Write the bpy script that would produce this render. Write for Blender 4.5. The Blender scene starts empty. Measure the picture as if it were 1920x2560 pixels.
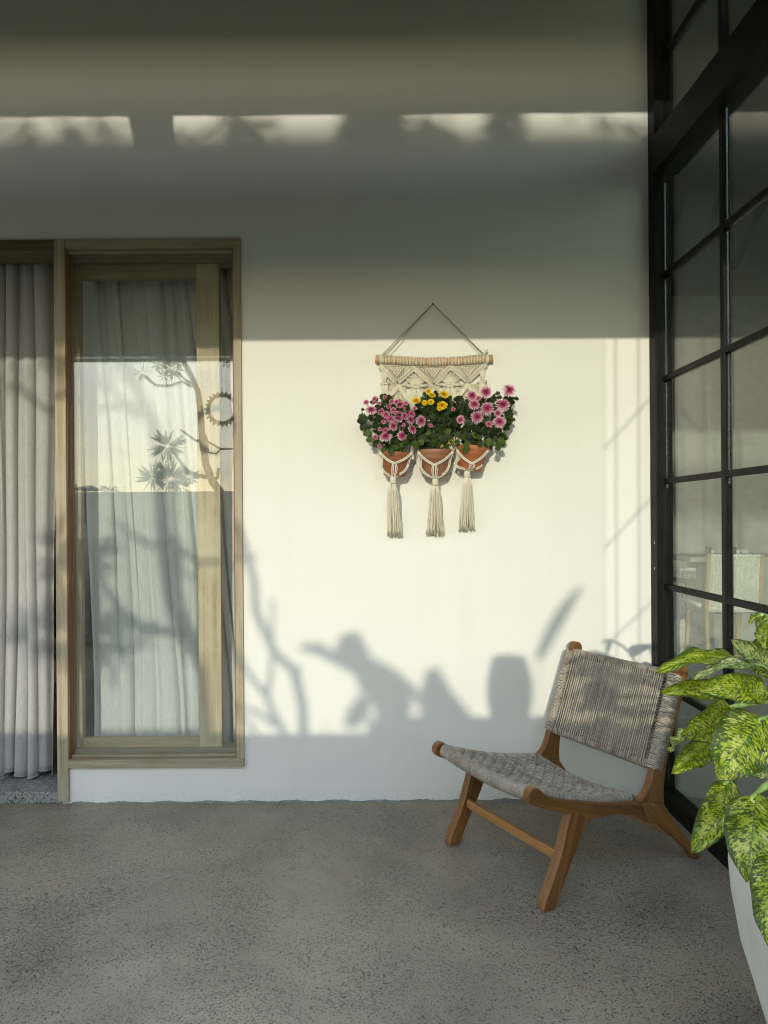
import bpy, bmesh, math, random
from mathutils import Vector, Matrix
random.seed(7)
R = math.radians
SC = bpy.context.scene
COL = SC.collection

# ------------------------------------------------------------------ camera
F, CXP, CYP = 1775.0, 916.0, 1293.0          # focal length and principal point in photograph pixels
H, D, ROLL = 1.35, 3.375, R(0.40)
cam_data = bpy.data.cameras.new('camera'); cam = bpy.data.objects.new('camera', cam_data); COL.objects.link(cam)
cam_data.sensor_fit = 'VERTICAL'; cam_data.sensor_height = 36.0
cam_data.lens = F / 2560 * 36.0
cam_data.shift_x = 44 / 2560; cam_data.shift_y = 13 / 2560
cam_data.clip_start = 0.05; cam_data.clip_end = 1500
cam.matrix_world = Matrix.Translation((0, -D, H)) @ Matrix.Rotation(R(90), 4, 'X') @ Matrix.Rotation(-ROLL, 4, 'Z')
SC.camera = cam

# ------------------------------------------------------------------ light
TA = 0.178
SUN_DIR = Vector((TA, 1.0, -0.200)).normalized()      # the way the light travels
EL = math.asin(-SUN_DIR.z); AZ = math.atan2(-SUN_DIR.x, -SUN_DIR.y)
world = bpy.data.worlds.new('World'); SC.world = world; world.use_nodes = True
wn, wl = world.node_tree.nodes, world.node_tree.links
wn.clear()
sky = wn.new('ShaderNodeTexSky'); sky.sky_type = 'NISHITA'; sky.sun_disc = False
sky.sun_elevation = EL; sky.sun_rotation = AZ % (2 * math.pi)
sky.air_density = 1.0; sky.dust_density = 0.35; sky.ozone_density = 1.6
# broken cloud lit by the low sun, the same all over the sky
def wmath(op, a, b):
    n = wn.new('ShaderNodeMath'); n.operation = op
    for k, v in enumerate((a, b)):
        if isinstance(v, (int, float)): n.inputs[k].default_value = v
        else: wl.new(v, n.inputs[k])
    return n.outputs[0]
tc = wn.new('ShaderNodeTexCoord'); mp = wn.new('ShaderNodeMapping'); mp.inputs['Scale'].default_value = (1.0, 1.0, 2.6)
nz = wn.new('ShaderNodeTexNoise'); nz.inputs['Scale'].default_value = 2.2; nz.inputs['Detail'].default_value = 7; nz.inputs['Roughness'].default_value = 0.55
nz2 = wn.new('ShaderNodeTexNoise'); nz2.inputs['Scale'].default_value = 5.0; nz2.inputs['Detail'].default_value = 6; nz2.inputs['Roughness'].default_value = 0.6
cr = wn.new('ShaderNodeValToRGB'); cr.color_ramp.elements[0].position = 0.34; cr.color_ramp.elements[1].position = 0.58
cr.color_ramp.elements[0].color = (0.62, 0.62, 0.62, 1); cr.color_ramp.elements[1].color = (0.95, 0.95, 0.95, 1)
cc = wn.new('ShaderNodeValToRGB'); cc.color_ramp.elements[0].position = 0.3; cc.color_ramp.elements[1].position = 0.7
cc.color_ramp.elements[0].color = (0.66, 0.72, 0.80, 1); cc.color_ramp.elements[1].color = (1.05, 1.06, 1.08, 1)
sc = wn.new('ShaderNodeVectorMath'); sc.operation = 'SCALE'; sc.inputs['Scale'].default_value = 23.5
mx = wn.new('ShaderNodeMix'); mx.data_type = 'RGBA'
bg = wn.new('ShaderNodeBackground'); bg.inputs['Strength'].default_value = 0.15
wo = wn.new('ShaderNodeOutputWorld')
wl.new(tc.outputs['Generated'], mp.inputs['Vector']); wl.new(mp.outputs['Vector'], nz.inputs['Vector']); wl.new(mp.outputs['Vector'], nz2.inputs['Vector'])
wl.new(nz.outputs['Fac'], cr.inputs['Fac']); wl.new(cr.outputs['Color'], mx.inputs['Factor'])
# warm near the horizon, bluer overhead
sep = wn.new('ShaderNodeSeparateXYZ'); wl.new(tc.outputs['Generated'], sep.inputs[0])
el = wn.new('ShaderNodeValToRGB'); el.color_ramp.elements[0].position = 0.02; el.color_ramp.elements[1].position = 0.62
el.color_ramp.elements[0].color = (1.0, 0.92, 0.68, 1); el.color_ramp.elements[1].color = (0.76, 0.92, 1.10, 1)
e_ = el.color_ramp.elements.new(0.22); e_.color = (0.96, 0.95, 0.88, 1)
wl.new(sep.outputs[2], el.inputs['Fac'])
tm = wn.new('ShaderNodeMix'); tm.data_type = 'RGBA'; tm.blend_type = 'MULTIPLY'; tm.inputs['Factor'].default_value = 1.0
wl.new(nz2.outputs['Fac'], cc.inputs['Fac']); wl.new(cc.outputs['Color'], tm.inputs[6]); wl.new(el.outputs['Color'], tm.inputs[7]); wl.new(tm.outputs[2], sc.inputs[0])
wl.new(sky.outputs['Color'], mx.inputs[6]); wl.new(sc.outputs[0], mx.inputs[7])
wl.new(mx.outputs[2], bg.inputs['Color']); wl.new(bg.outputs[0], wo.inputs['Surface'])

sd = bpy.data.lights.new('sun', 'SUN'); sd.energy = 2.7; sd.angle = R(0.6); sd.color = (1.0, 0.94, 0.77)
sun = bpy.data.objects.new('sun', sd); COL.objects.link(sun)
sun.rotation_euler = SUN_DIR.to_track_quat('-Z', 'Y').to_euler(); sun.location = (-3, -8, 6)

vs = SC.view_settings; vs.view_transform = 'Standard'; vs.look = 'None'; vs.exposure = -0.03; vs.gamma = 1.0; vs.use_curve_mapping = False
SC.render.engine = 'CYCLES'
cy = SC.cycles
cy.max_bounces = 9; cy.diffuse_bounces = 5; cy.glossy_bounces = 4; cy.transmission_bounces = 4; cy.transparent_max_bounces = 24
cy.use_denoising = True; cy.denoising_input_passes = 'RGB_ALBEDO_NORMAL'; cy.denoising_prefilter = 'ACCURATE'; cy.pixel_filter_type = 'BLACKMAN_HARRIS'; cy.filter_width = 1.05; cy.sample_clamp_indirect = 6.0; cy.blur_glossy = 0.3
cy.caustics_reflective = False; cy.caustics_refractive = False

# ------------------------------------------------------------------ pixel <-> world helpers (photograph coordinates)
def unroll(px, py):
    dx, dy = px - CXP, py - CYP
    return dx * math.cos(ROLL) - dy * math.sin(ROLL), dx * math.sin(ROLL) + dy * math.cos(ROLL)
def P(px, py, y=0.0):
    """point seen at a photograph pixel, on the plane at world y"""
    dx, dy = unroll(px, py); t = (D + y) / F
    return Vector((dx * t, y, H - dy * t))
def PD(px, py, depth): return P(px, py, depth - D)
def wx(px, py=1260, y=0.0): return P(px, py, y).x
def wz(py, px=400, y=0.0): return P(px, py, y).z

# ------------------------------------------------------------------ object helpers
def tag(o, label=None, cat=None, group=None, kind=None):
    for k, v in (('label', label), ('category', cat), ('group', group), ('kind', kind)):
        if v: o[k] = v
    return o
def thing(name, label, cat, loc=(0, 0, 0), group=None):
    o = bpy.data.objects.new(name, None); COL.objects.link(o); o.location = loc
    o.empty_display_size = 0.05
    return tag(o, label, cat, group)
def link(name, me, parent=None, loc=None, rot=None, scale=None):
    o = bpy.data.objects.new(name, me); COL.objects.link(o)
    if parent is not None:
        o.parent = parent
        root = parent
        m = Matrix.Identity(4)
        if parent.type == 'EMPTY': m = Matrix.Translation(-Vector(parent.location))
        elif parent.get('_loc') is not None: m = Matrix.Translation(-Vector(parent['_loc']))
        o.matrix_parent_inverse = m
    if loc is not None: o.location = loc
    if rot is not None: o.rotation_euler = rot
    if scale is not None: o.scale = scale if hasattr(scale, '__len__') else (scale,) * 3
    return o

def smooth_path3(pts, n=5):
    pts = [Vector(p) for p in pts]; out = []
    for i in range(len(pts) - 1):
        p0, p1, p2, p3 = pts[max(i - 1, 0)], pts[i], pts[i + 1], pts[min(i + 2, len(pts) - 1)]
        for k in range(n):
            t = k / n
            out.append(.5 * ((2 * p1) + (p2 - p0) * t + (2 * p0 - 5 * p1 + 4 * p2 - p3) * t * t + (3 * p1 - p0 - 3 * p2 + p3) * t ** 3))
    out.append(pts[-1]); return out
class MB:
    def __init__(s): s.v = []; s.f = []; s.uv = {}; s.m = []; s.cm = 0
    def add(s, vs_, fs, uvs=None):
        b = len(s.v); s.v += [tuple(p) for p in vs_]
        for k, f in enumerate(fs):
            if uvs: s.uv[len(s.f)] = [uvs[i] for i in f]
            s.f.append(tuple(i + b for i in f)); s.m.append(s.cm)
    def box(s, x0, x1, y0, y1, z0, z1):
        x0, x1 = sorted((x0, x1)); y0, y1 = sorted((y0, y1)); z0, z1 = sorted((z0, z1))
        v = [(x, y, z) for z in (z0, z1) for y in (y0, y1) for x in (x0, x1)]
        s.add(v, [(0, 2, 3, 1), (4, 5, 7, 6), (0, 1, 5, 4), (2, 6, 7, 3), (0, 4, 6, 2), (1, 3, 7, 5)])
        return s
    def tube(s, pts, r, n=6, caps=True, closed=False, flat=1.0):
        pts = [Vector(p) for p in pts]; N = len(pts)
        rs = r if hasattr(r, '__len__') else [r] * N
        base = []; up = None
        for i, p in enumerate(pts):
            if closed: t = pts[(i + 1) % N] - pts[i - 1]
            else: t = pts[min(i + 1, N - 1)] - pts[max(i - 1, 0)]
            if t.length < 1e-9: t = Vector((0, 0, 1))
            t.normalize()
            if up is None:
                up = Vector((0, 1, 0)) if abs(t.y) < 0.9 else Vector((1, 0, 0))
            a = (up - t * up.dot(t))
            if a.length < 1e-6: a = t.orthogonal()
            a.normalize(); b = t.cross(a); up = a
            for k in range(n):
                an = 2 * math.pi * k / n
                base.append(p + a * (math.cos(an) * rs[i] * flat) + b * (math.sin(an) * rs[i]))
        fs = []
        M = N if closed else N - 1
        for i in range(M):
            j = (i + 1) % N
            for k in range(n):
                l = (k + 1) % n
                fs.append((i * n + k, i * n + l, j * n + l, j * n + k))
        if caps and not closed:
            fs.append(tuple(range(n - 1, -1, -1))); fs.append(tuple((N - 1) * n + k for k in range(n)))
        s.add(base, fs); return s
    def lathe(s, prof, c=(0, 0, 0), n=32, mat=None):
        c = Vector(c); v = []; fs = []
        for (r, z) in prof:
            for k in range(n):
                a = 2 * math.pi * k / n
                q = Vector((r * math.cos(a), r * math.sin(a), z))
                v.append(c + (mat @ q if mat else q))
        for i in range(len(prof) - 1):
            for k in range(n):
                l = (k + 1) % n
                fs.append((i * n + k, i * n + l, (i + 1) * n + l, (i + 1) * n + k))
        if prof[0][0] > 1e-6: fs.append(tuple(range(n - 1, -1, -1)))
        if prof[-1][0] > 1e-6: fs.append(tuple((len(prof) - 1) * n + k for k in range(n)))
        s.add(v, fs); return s
    def grid(s, fn, nu, nv, uvfn=None, flip=False):
        v = []; uv = []
        for i in range(nu + 1):
            for j in range(nv + 1):
                u, w = i / nu, j / nv
                v.append(fn(u, w)); uv.append(uvfn(u, w) if uvfn else (u, w))
        fs = []
        for i in range(nu):
            for j in range(nv):
                a = i * (nv + 1) + j
                f = (a, a + nv + 1, a + nv + 2, a + 1)
                fs.append(f[::-1] if flip else f)
        s.add(v, fs, uv); return s
    def prism(s, pts2, fn, t0, t1):
        """outline pts2 (a,b) extruded between t0 and t1; fn(a,b,t)->point"""
        n = len(pts2)
        v = [fn(a, b, t0) for a, b in pts2] + [fn(a, b, t1) for a, b in pts2]
        fs = [tuple(range(n))[::-1], tuple(range(n, 2 * n))]
        for i in range(n):
            j = (i + 1) % n; fs.append((i, j, n + j, n + i))
        s.add(v, fs); return s
    def mesh(s, name, mats, smooth=False):
        me = bpy.data.meshes.new(name); me.from_pydata(s.v, [], s.f)
        if not hasattr(mats, '__len__'): mats = [mats]
        for m in mats: me.materials.append(m)
        for i, p in enumerate(me.polygons): p.material_index = s.m[i]
        if s.uv:
            l = me.uv_layers.new(name='UVMap')
            for i, p in enumerate(me.polygons):
                if i in s.uv:
                    for k, li in enumerate(p.loop_indices): l.data[li].uv = s.uv[i][k]
        bm = bmesh.new(); bm.from_mesh(me); bmesh.ops.recalc_face_normals(bm, faces=bm.faces) if not s.uv else None
        bm.to_mesh(me); bm.free()
        if smooth:
            for p in me.polygons: p.use_smooth = True
        me.update(); return me
    def build(s, name, mats, parent=None, smooth=False, bevel=0, seg=2, loc=None, rot=None):
        o = link(name, s.mesh(name, mats, smooth), parent, loc, rot)
        if bevel:
            b = o.modifiers.new('bevel', 'BEVEL'); b.width = bevel; b.segments = seg; b.limit_method = 'ANGLE'; b.angle_limit = R(40)
            b.harden_normals = False
        return o
def box(name, x0, x1, y0, y1, z0, z1, m, parent=None, bevel=0.002):
    return MB().box(x0, x1, y0, y1, z0, z1).build(name, m, parent, bevel=bevel, seg=2)

# ------------------------------------------------------------------ materials
class NT:
    def __init__(s, name):
        s.m = bpy.data.materials.new(name); s.m.use_nodes = True
        s.n, s.l = s.m.node_tree.nodes, s.m.node_tree.links
        s.n.clear(); s.out = s.n.new('ShaderNodeOutputMaterial')
    def new(s, t, **kw):
        n = s.n.new(t)
        for k, v in kw.items():
            if k in n.inputs: s.set(n.inputs[k], v)
            else: setattr(n, k, v)
        return n
    def set(s, inp, v):
        if isinstance(v, bpy.types.NodeSocket): s.l.new(v, inp)
        else: inp.default_value = v
    def obj(s): return s.new('ShaderNodeTexCoord').outputs['Object']
    def uv(s): return s.new('ShaderNodeTexCoord').outputs['UV']
    def mapping(s, v, scale=(1, 1, 1), rot=(0, 0, 0), loc=(0, 0, 0)):
        n = s.new('ShaderNodeMapping'); s.l.new(v, n.inputs['Vector'])
        n.inputs['Scale'].default_value = scale; n.inputs['Rotation'].default_value = rot; n.inputs['Location'].default_value = loc
        return n.outputs[0]
    def noise(s, v, scale=5, detail=4, rough=0.55, dist=0.0):
        n = s.new('ShaderNodeTexNoise'); s.l.new(v, n.inputs['Vector'])
        n.inputs['Scale'].default_value = scale; n.inputs['Detail'].default_value = detail; n.inputs['Roughness'].default_value = rough
        n.inputs['Distortion'].default_value = dist
        return n.outputs['Fac']
    def vor(s, v, scale, feature='F1', rnd=1.0):
        n = s.new('ShaderNodeTexVoronoi'); n.feature = feature; s.l.new(v, n.inputs['Vector'])
        n.inputs['Scale'].default_value = scale; n.inputs['Randomness'].default_value = rnd
        return n
    def math(s, op, a, b=0.0, c=0.0, clamp=False):
        n = s.new('ShaderNodeMath'); n.operation = op; n.use_clamp = clamp
        s.set(n.inputs[0], a); s.set(n.inputs[1], b); s.set(n.inputs[2], c); return n.outputs[0]
    def ramp(s, fac, stops):
        n = s.new('ShaderNodeValToRGB'); s.set(n.inputs['Fac'], fac); e = n.color_ramp.elements
        while len(e) < len(stops): e.new(0.5)
        for el, (p, c) in zip(e, stops):
            el.position = p; el.color = (c, c, c, 1) if not hasattr(c, '__len__') else (*c[:3], 1)
        return n.outputs['Color']
    def mix(s, fac, a, b, mode='MIX'):
        n = s.new('ShaderNodeMix'); n.data_type = 'RGBA'; n.blend_type = mode
        s.set(n.inputs['Factor'], fac)
        s.set(n.inputs[6], (*a[:3], 1) if isinstance(a, tuple) else a); s.set(n.inputs[7], (*b[:3], 1) if isinstance(b, tuple) else b)
        return n.outputs[2]
    def bump(s, h, strength=0.3, dist=0.01):
        n = s.new('ShaderNodeBump'); n.inputs['Strength'].default_value = strength; n.inputs['Distance'].default_value = dist
        s.l.new(h, n.inputs['Height']); return n.outputs[0]
    def pbr(s, color, rough=0.6, spec=0.4, normal=None, **kw):
        n = s.new('ShaderNodeBsdfPrincipled')
        s.set(n.inputs['Base Color'], (*color[:3], 1) if isinstance(color, tuple) else color)
        s.set(n.inputs['Roughness'], rough); s.set(n.inputs['Specular IOR Level'], spec)
        if normal is not None: s.l.new(normal, n.inputs['Normal'])
        for k, v in kw.items(): s.set(n.inputs[k], v)
        return n.outputs[0]
    def end(s, sh): s.l.new(sh, s.out.inputs['Surface']); return s.m
    def mixsh(s, fac, a, b):
        n = s.new('ShaderNodeMixShader'); s.set(n.inputs[0], fac); s.l.new(a, n.inputs[1]); s.l.new(b, n.inputs[2]); return n.outputs[0]

def simple(name, c, rough=0.6, spec=0.4, var=0.15, scale=8.0, bump=0.0, bscale=60.0, metallic=0.0):
    t = NT(name); v = t.obj(); n = t.noise(v, scale, 5)
    a = tuple(x * (1 - var) for x in c); b = tuple(min(1, x * (1 + var)) for x in c)
    col = t.mix(t.ramp(n, [(0.3, 0.0), (0.7, 1.0)]), a, b)
    nm = t.bump(t.noise(v, bscale, 3), bump, 0.004) if bump else None
    return t.end(t.pbr(col, rough, spec, nm, Metallic=metallic))

def wood(name, along, c1, c2, rough=0.5, spec=0.35, freq=42.0, wear=None, bump=0.12):
    t = NT(name); v = t.obj(); al = Vector(along).normalized(); a = al.orthogonal().normalized(); b = al.cross(a)
    def dot(vec, k):
        n = t.new('ShaderNodeVectorMath', operation='DOT_PRODUCT'); t.l.new(v, n.inputs[0]); n.inputs[1].default_value = tuple(vec * k); return n.outputs['Value']
    cb = t.new('ShaderNodeCombineXYZ'); t.l.new(dot(al, 1.6), cb.inputs[0]); t.l.new(dot(a, freq), cb.inputs[1]); t.l.new(dot(b, freq), cb.inputs[2])
    n1 = t.noise(cb.outputs[0], 1.0, 6, 0.6, 0.6)
    cb2 = t.new('ShaderNodeCombineXYZ'); t.l.new(dot(al, 6), cb2.inputs[0]); t.l.new(dot(a, freq * 6), cb2.inputs[1]); t.l.new(dot(b, freq * 6), cb2.inputs[2])
    n2 = t.noise(cb2.outputs[0], 1.0, 3, 0.6)
    g = t.math('ADD', t.math('MULTIPLY', n1, 0.7), t.math('MULTIPLY', n2, 0.3))
    col = t.mix(t.ramp(g, [(0.36, 0.0), (0.62, 1.0)]), c1, c2)
    if wear:
        n3 = t.noise(v, 3.2, 5, 0.65, 0.3)
        col = t.mix(t.ramp(n3, [(0.42, 0.0), (0.66, 0.8)]), col, wear)
    return t.end(t.pbr(col, rough, spec, t.bump(g, bump, 0.004)))

def glass(name, f0=0.045, tint=(0.93, 0.96, 0.94), rough=0.0):
    t = NT(name)
    lw = t.new('ShaderNodeLayerWeight'); lw.inputs['Blend'].default_value = 0.5
    f = t.math('ADD', t.math('MULTIPLY', t.math('POWER', lw.outputs['Facing'], 5.0), 1 - f0), f0)
    g = t.new('ShaderNodeBsdfGlossy'); g.inputs['Roughness'].default_value = rough; g.inputs['Color'].default_value = (1, 1, 1, 1)
    tr = t.new('ShaderNodeBsdfTransparent'); tr.inputs['Color'].default_value = (*tint, 1)
    return t.end(t.mixsh(f, tr.outputs[0], g.outputs[0]))

# white plaster wall: hand-trowelled, slightly warm
def plaster(name, c=(0.80, 0.79, 0.74)):
    t = NT(name); v = t.obj()
    n1 = t.noise(v, 0.9, 5, 0.5); n2 = t.noise(v, 9, 5, 0.6)
    col = t.mix(t.ramp(n1, [(0.3, 0.0), (0.7, 1.0)]), tuple(x * 0.965 for x in c), c)
    sp = t.ramp(t.noise(v, 45, 2, 0.5), [(0.73, 0.0), (0.78, 1.0)])
    col = t.mix(t.math('MULTIPLY', sp, 0.10), col, tuple(x * 0.6 for x in c))
    sx = t.new('ShaderNodeSeparateXYZ'); t.l.new(v, sx.inputs[0])
    low = t.math('SUBTRACT', 1.0, t.math('MULTIPLY', sx.outputs[2], 14.0), clamp=True)
    spl = t.ramp(t.noise(v, 60, 6, 0.75), [(0.46, 0.0), (0.62, 1.0)])
    col = t.mix(t.math('MULTIPLY', t.math('MULTIPLY', low, spl), 0.30), col, (0.42, 0.40, 0.34))
    cb = t.new('ShaderNodeCombineXYZ'); t.l.new(t.math('MULTIPLY', sx.outputs[0], 7.0), cb.inputs[0]); t.l.new(t.math('MULTIPLY', sx.outputs[2], 0.7), cb.inputs[2])
    run = t.ramp(t.noise(cb.outputs[0], 1.0, 5, 0.6), [(0.50, 0.0), (0.75, 1.0)])
    col = t.mix(t.math('MULTIPLY', run, 0.07), col, (0.50, 0.46, 0.36))
    trow = t.noise(t.mapping(v, (1, 1, 2.4), (0, 0.5, 0)), 3.0, 6, 0.65, 1.2)
    n2 = t.math('ADD', n2, t.math('MULTIPLY', trow, 1.6))
    hgt = t.math('ADD', t.math('MULTIPLY', n2, 0.7), t.math('MULTIPLY', t.noise(v, 160, 3, 0.6), 0.15))
    return t.end(t.pbr(col, 0.75, 0.25, t.bump(hgt, 0.10, 0.012)))
M_WALL = plaster('white_plaster', (0.80, 0.787, 0.725))
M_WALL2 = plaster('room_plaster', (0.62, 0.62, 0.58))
M_CEIL = simple('ceiling_boards', (0.11, 0.08, 0.03), 0.7, 0.3, 0.12, 3)
M_CONC = simple('raw_concrete', (0.30, 0.30, 0.26), 0.7, 0.3, 0.25, 4, 0.2, 40)

def aggregate(name, base=(0.290, 0.250, 0.186), base2=(0.172, 0.149, 0.112), dens=1.0, big=1.0, rough=0.46):
    t = NT(name); v0 = t.obj()
    # small distortion so the stones are not round
    nd = t.new('ShaderNodeTexNoise'); t.l.new(v0, nd.inputs['Vector']); nd.inputs['Scale'].default_value = 55; nd.inputs['Detail'].default_value = 2
    vm = t.new('ShaderNodeVectorMath', operation='MULTIPLY_ADD'); t.l.new(nd.outputs['Color'], vm.inputs[0])
    vm.inputs[1].default_value = (0.0045, 0.0045, 0.0045); t.l.new(v0, vm.inputs[2]); v = vm.outputs[0]
    patch = t.noise(v0, 1.35, 4, 0.55, 0.4)
    patch2 = t.noise(v0, 4.5, 4, 0.6)
    col = t.mix(t.ramp(patch, [(0.32, 0.0), (0.68, 1.0)]), base, base2)
    col = t.mix(t.math('MULTIPLY', t.ramp(patch2, [(0.4, 0.0), (0.75, 1.0)]), 0.35), col, tuple(x * 1.25 for x in base))
    fine = t.noise(v0, 260, 3, 0.7)
    col = t.mix(0.55, col, t.ramp(fine, [(0.3, 0.35), (0.7, 0.75)]), 'OVERLAY')
    patch3 = t.math('ADD', t.math('MULTIPLY', t.noise(v0, 2.6, 4, 0.6, 0.6), 0.8), 0.08)
    mask = None
    for sc, thr, spread in ((88 / big, 0.36, 0.40), (160 / big, 0.36, 0.52), (270 / big, 0.34, 0.60)):
        vo = t.vor(v, sc); sep = t.new('ShaderNodeSeparateColor'); t.l.new(vo.outputs['Color'], sep.inputs[0])
        # radius differs per stone; more stones where the patch noise is high
        size = t.math('MULTIPLY', t.math('SUBTRACT', sep.outputs[0], t.math('SUBTRACT', 1.20 - 0.42 * dens, t.math('MULTIPLY', patch3, 0.95))), spread * 1.5)
        m = t.math('MULTIPLY', t.math('SUBTRACT', size, vo.outputs['Distance']), 14.0, clamp=True)
        tone = t.mix(sep.outputs[1], (0.020, 0.019, 0.016), (0.105, 0.095, 0.075))
        tone = t.mix(t.math('GREATER_THAN', sep.outputs[2], 0.93), tone, (0.34, 0.32, 0.27))
        col = t.mix(t.math('MULTIPLY', m, 0.86), col, tone)
        mask = m if mask is None else t.math('MAXIMUM', mask, m)
    rg = t.math('ADD', t.math('MULTIPLY', t.noise(v0, 6, 4), 0.22), rough - 0.1)
    rg = t.math('SUBTRACT', rg, t.math('MULTIPLY', mask, 0.10))
    h = t.math('ADD', t.math('MULTIPLY', fine, 0.35), t.math('MULTIPLY', mask, -0.5))
    return t.end(t.pbr(col, rg, 0.38, t.bump(h, 0.22, 0.0015)))
M_FLOOR = aggregate('polished_concrete')
M_STEP = aggregate('terrazzo_step', (0.27, 0.28, 0.26), (0.22, 0.23, 0.21), 1.25, 1.5, 0.6)

M_STEEL = simple('black_painted_steel', (0.006, 0.006, 0.0045), 0.5, 0.15, 0.3, 12, 0.05, 90)
M_GLASS = glass('partition_glass', 0.085, (0.88, 0.91, 0.88))
M_WGLASS = glass('window_glass', 0.085, (0.97, 0.98, 0.975))
M_SGLASS = glass('sash_glass', 0.035, (0.98, 0.99, 0.985))
OAKA, OAKB = (0.25, 0.19, 0.12), (0.47, 0.39, 0.265)
M_OAKV = wood('weathered_wood_upright', (0, 0, 1), OAKA, OAKB, 0.62, 0.3, 38, (0.40, 0.36, 0.28))
M_OAKH = wood('weathered_wood_level', (1, 0, 0), OAKA, OAKB, 0.62, 0.3, 38, (0.36, 0.32, 0.24))
M_STILE = wood('pale_sash_wood', (0, 0, 1), (0.42, 0.33, 0.20), (0.66, 0.55, 0.36), 0.6, 0.3, 38, (0.74, 0.66, 0.48))
M_STILEH = wood('pale_sash_rail_wood', (1, 0, 0), (0.40, 0.32, 0.19), (0.58, 0.48, 0.30), 0.6, 0.3, 38)
M_REDW = wood('reddish_wood', (1, 0, 0), (0.11, 0.07, 0.04), (0.20, 0.14, 0.085), 0.6, 0.3, 38)
M_REDV = wood('reddish_wood_edge', (0, 0, 1), (0.20, 0.085, 0.035), (0.34, 0.17, 0.08), 0.6, 0.3, 38)

def cloth(name, c=(0.72, 0.72, 0.72), transp=0.16, transl=0.45):
    t = NT(name); v = t.obj()
    w = t.noise(t.mapping(v, (240, 240, 26)), 1.0, 3, 0.7)
    w2 = t.noise(t.mapping(v, (26, 26, 260)), 1.0, 3, 0.7)
    col = t.mix(t.ramp(w, [(0.35, 0.0), (0.7, 1.0)]), tuple(x * 0.84 for x in c), c)
    d = t.pbr(col, 0.9, 0.1, t.bump(w, 0.15, 0.001))
    tl = t.new('ShaderNodeBsdfTranslucent'); t.set(tl.inputs['Color'], col)
    tp = t.new('ShaderNodeBsdfTransparent'); tp.inputs['Color'].default_value = (1, 1, 1, 1)
    a = t.mixsh(transl, d, tl.outputs[0])
    f = t.math('ADD', t.math('MULTIPLY', w2, 0.16), transp - 0.08)
    return t.end(t.mixsh(f, a, tp.outputs[0]))
M_CURT = cloth('sheer_white_cloth', (0.72, 0.71, 0.69), 0.24, 0.34)
M_CURT2 = cloth('sheer_pale_cloth', (0.96, 0.97, 0.95), 0.10, 0.14)

# ------------------------------------------------------------------ setting: ground, floors
def sheet(name, x0, x1, y0, y1, z, m, thick=0.0):
    mb = MB()
    if thick: mb.box(x0, x1, y0, y1, z - thick, z)
    else: mb.add([(x0, y0, z), (x1, y0, z), (x1, y1, z), (x0, y1, z)], [(0, 1, 2, 3)])
    return tag(mb.build(name, m), kind='structure')
M_EARTH = simple('garden_soil', (0.10, 0.11, 0.05), 0.95, 0.1, 0.4, 2, 0.4, 20)
sheet('ground', -600, 600, -600, 600, -0.16, M_EARTH)
sheet('terrace_floor', -9.0, 1.36, -7.0, 0.30, 0.0, M_FLOOR, 0.14)
sheet('side_terrace', 1.3605, 9.0, -7.0, -2.951, -0.001, M_FLOOR, 0.14)
sheet('room_floor', -6.0, 1.30, 0.301, 5.0, 0.05, M_FLOOR, 0.04)
M_INFLOOR = aggregate('dining_floor', (0.30, 0.30, 0.27), (0.24, 0.24, 0.21), 0.5, 1.0, 0.42)
sheet('dining_room_floor', 1.361, 9.0, -2.95, 6.2, 0.0, M_INFLOOR, 0.14)

# ------------------------------------------------------------------ the plastered wall with its two openings
XPL, XPR = wx(141), wx(170)                   # timber post left of the window (front face)
XWR = wx(607)                                 # outer right edge of window casing
ZTOP = wz(600, 300)                           # top of casing
ZSILL = wz(1916, 400)                         # underside of the sill
XC = 1.35                                     # corner of the wall
def wall_with_holes(xs, zs, holes, y0, y1):
    mb = MB()
    def solid(i, j): return 0 <= i < len(xs) - 1 and 0 <= j < len(zs) - 1 and (i, j) not in holes
    for i in range(len(xs) - 1):
        for j in range(len(zs) - 1):
            if not solid(i, j): continue
            a, b, c, d = xs[i], xs[i + 1], zs[j], zs[j + 1]
            mb.add([(a, y0, c), (b, y0, c), (b, y0, d), (a, y0, d)], [(0, 1, 2, 3)])
            mb.add([(a, y1, c), (b, y1, c), (b, y1, d), (a, y1, d)], [(3, 2, 1, 0)])
            if not solid(i - 1, j): mb.add([(a, y0, c), (a, y1, c), (a, y1, d), (a, y0, d)], [(3, 2, 1, 0)])
            if not solid(i + 1, j): mb.add([(b, y0, c), (b, y1, c), (b, y1, d), (b, y0, d)], [(0, 1, 2, 3)])
            if not solid(i, j - 1): mb.add([(a, y0, c), (b, y0, c), (b, y1, c), (a, y1, c)], [(3, 2, 1, 0)])
            if not solid(i, j + 1): mb.add([(a, y0, d), (b, y0, d), (b, y1, d), (a, y1, d)], [(0, 1, 2, 3)])
    return mb
wall = thing('plaster_wall', 'smooth white plaster wall half in sun behind the lounge chair', 'wall', (0, 0.1, 0))
mb = wall_with_holes([-5.2, -4.2, XPL, XWR, XC], [-0.01, ZSILL, ZTOP, 3.96], {(1, 0), (1, 1), (2, 1)}, 0.0, 0.22)
mb.build('wall_face', M_WALL, wall)
# sloppy cement bead where plaster meets the floor
mb = MB(); x = XPR + 0.01
prev = None; pts = []
while x < XC:
    pts.append((x, 0.004 + 0.003 * math.sin(x * 31) + random.uniform(0, 0.004))); x += 0.011
for (a, ha), (b, hb) in zip(pts, pts[1:]):
    mb.add([(a, -0.010, 0.0), (b, -0.010, 0.0), (b, -0.001, hb), (a, -0.001, ha)], [(0, 1, 2, 3)])
mb.build('cement_bead', simple('cement_bead', (0.22, 0.22, 0.20), 0.8, 0.2, 0.25, 30), wall)
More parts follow.
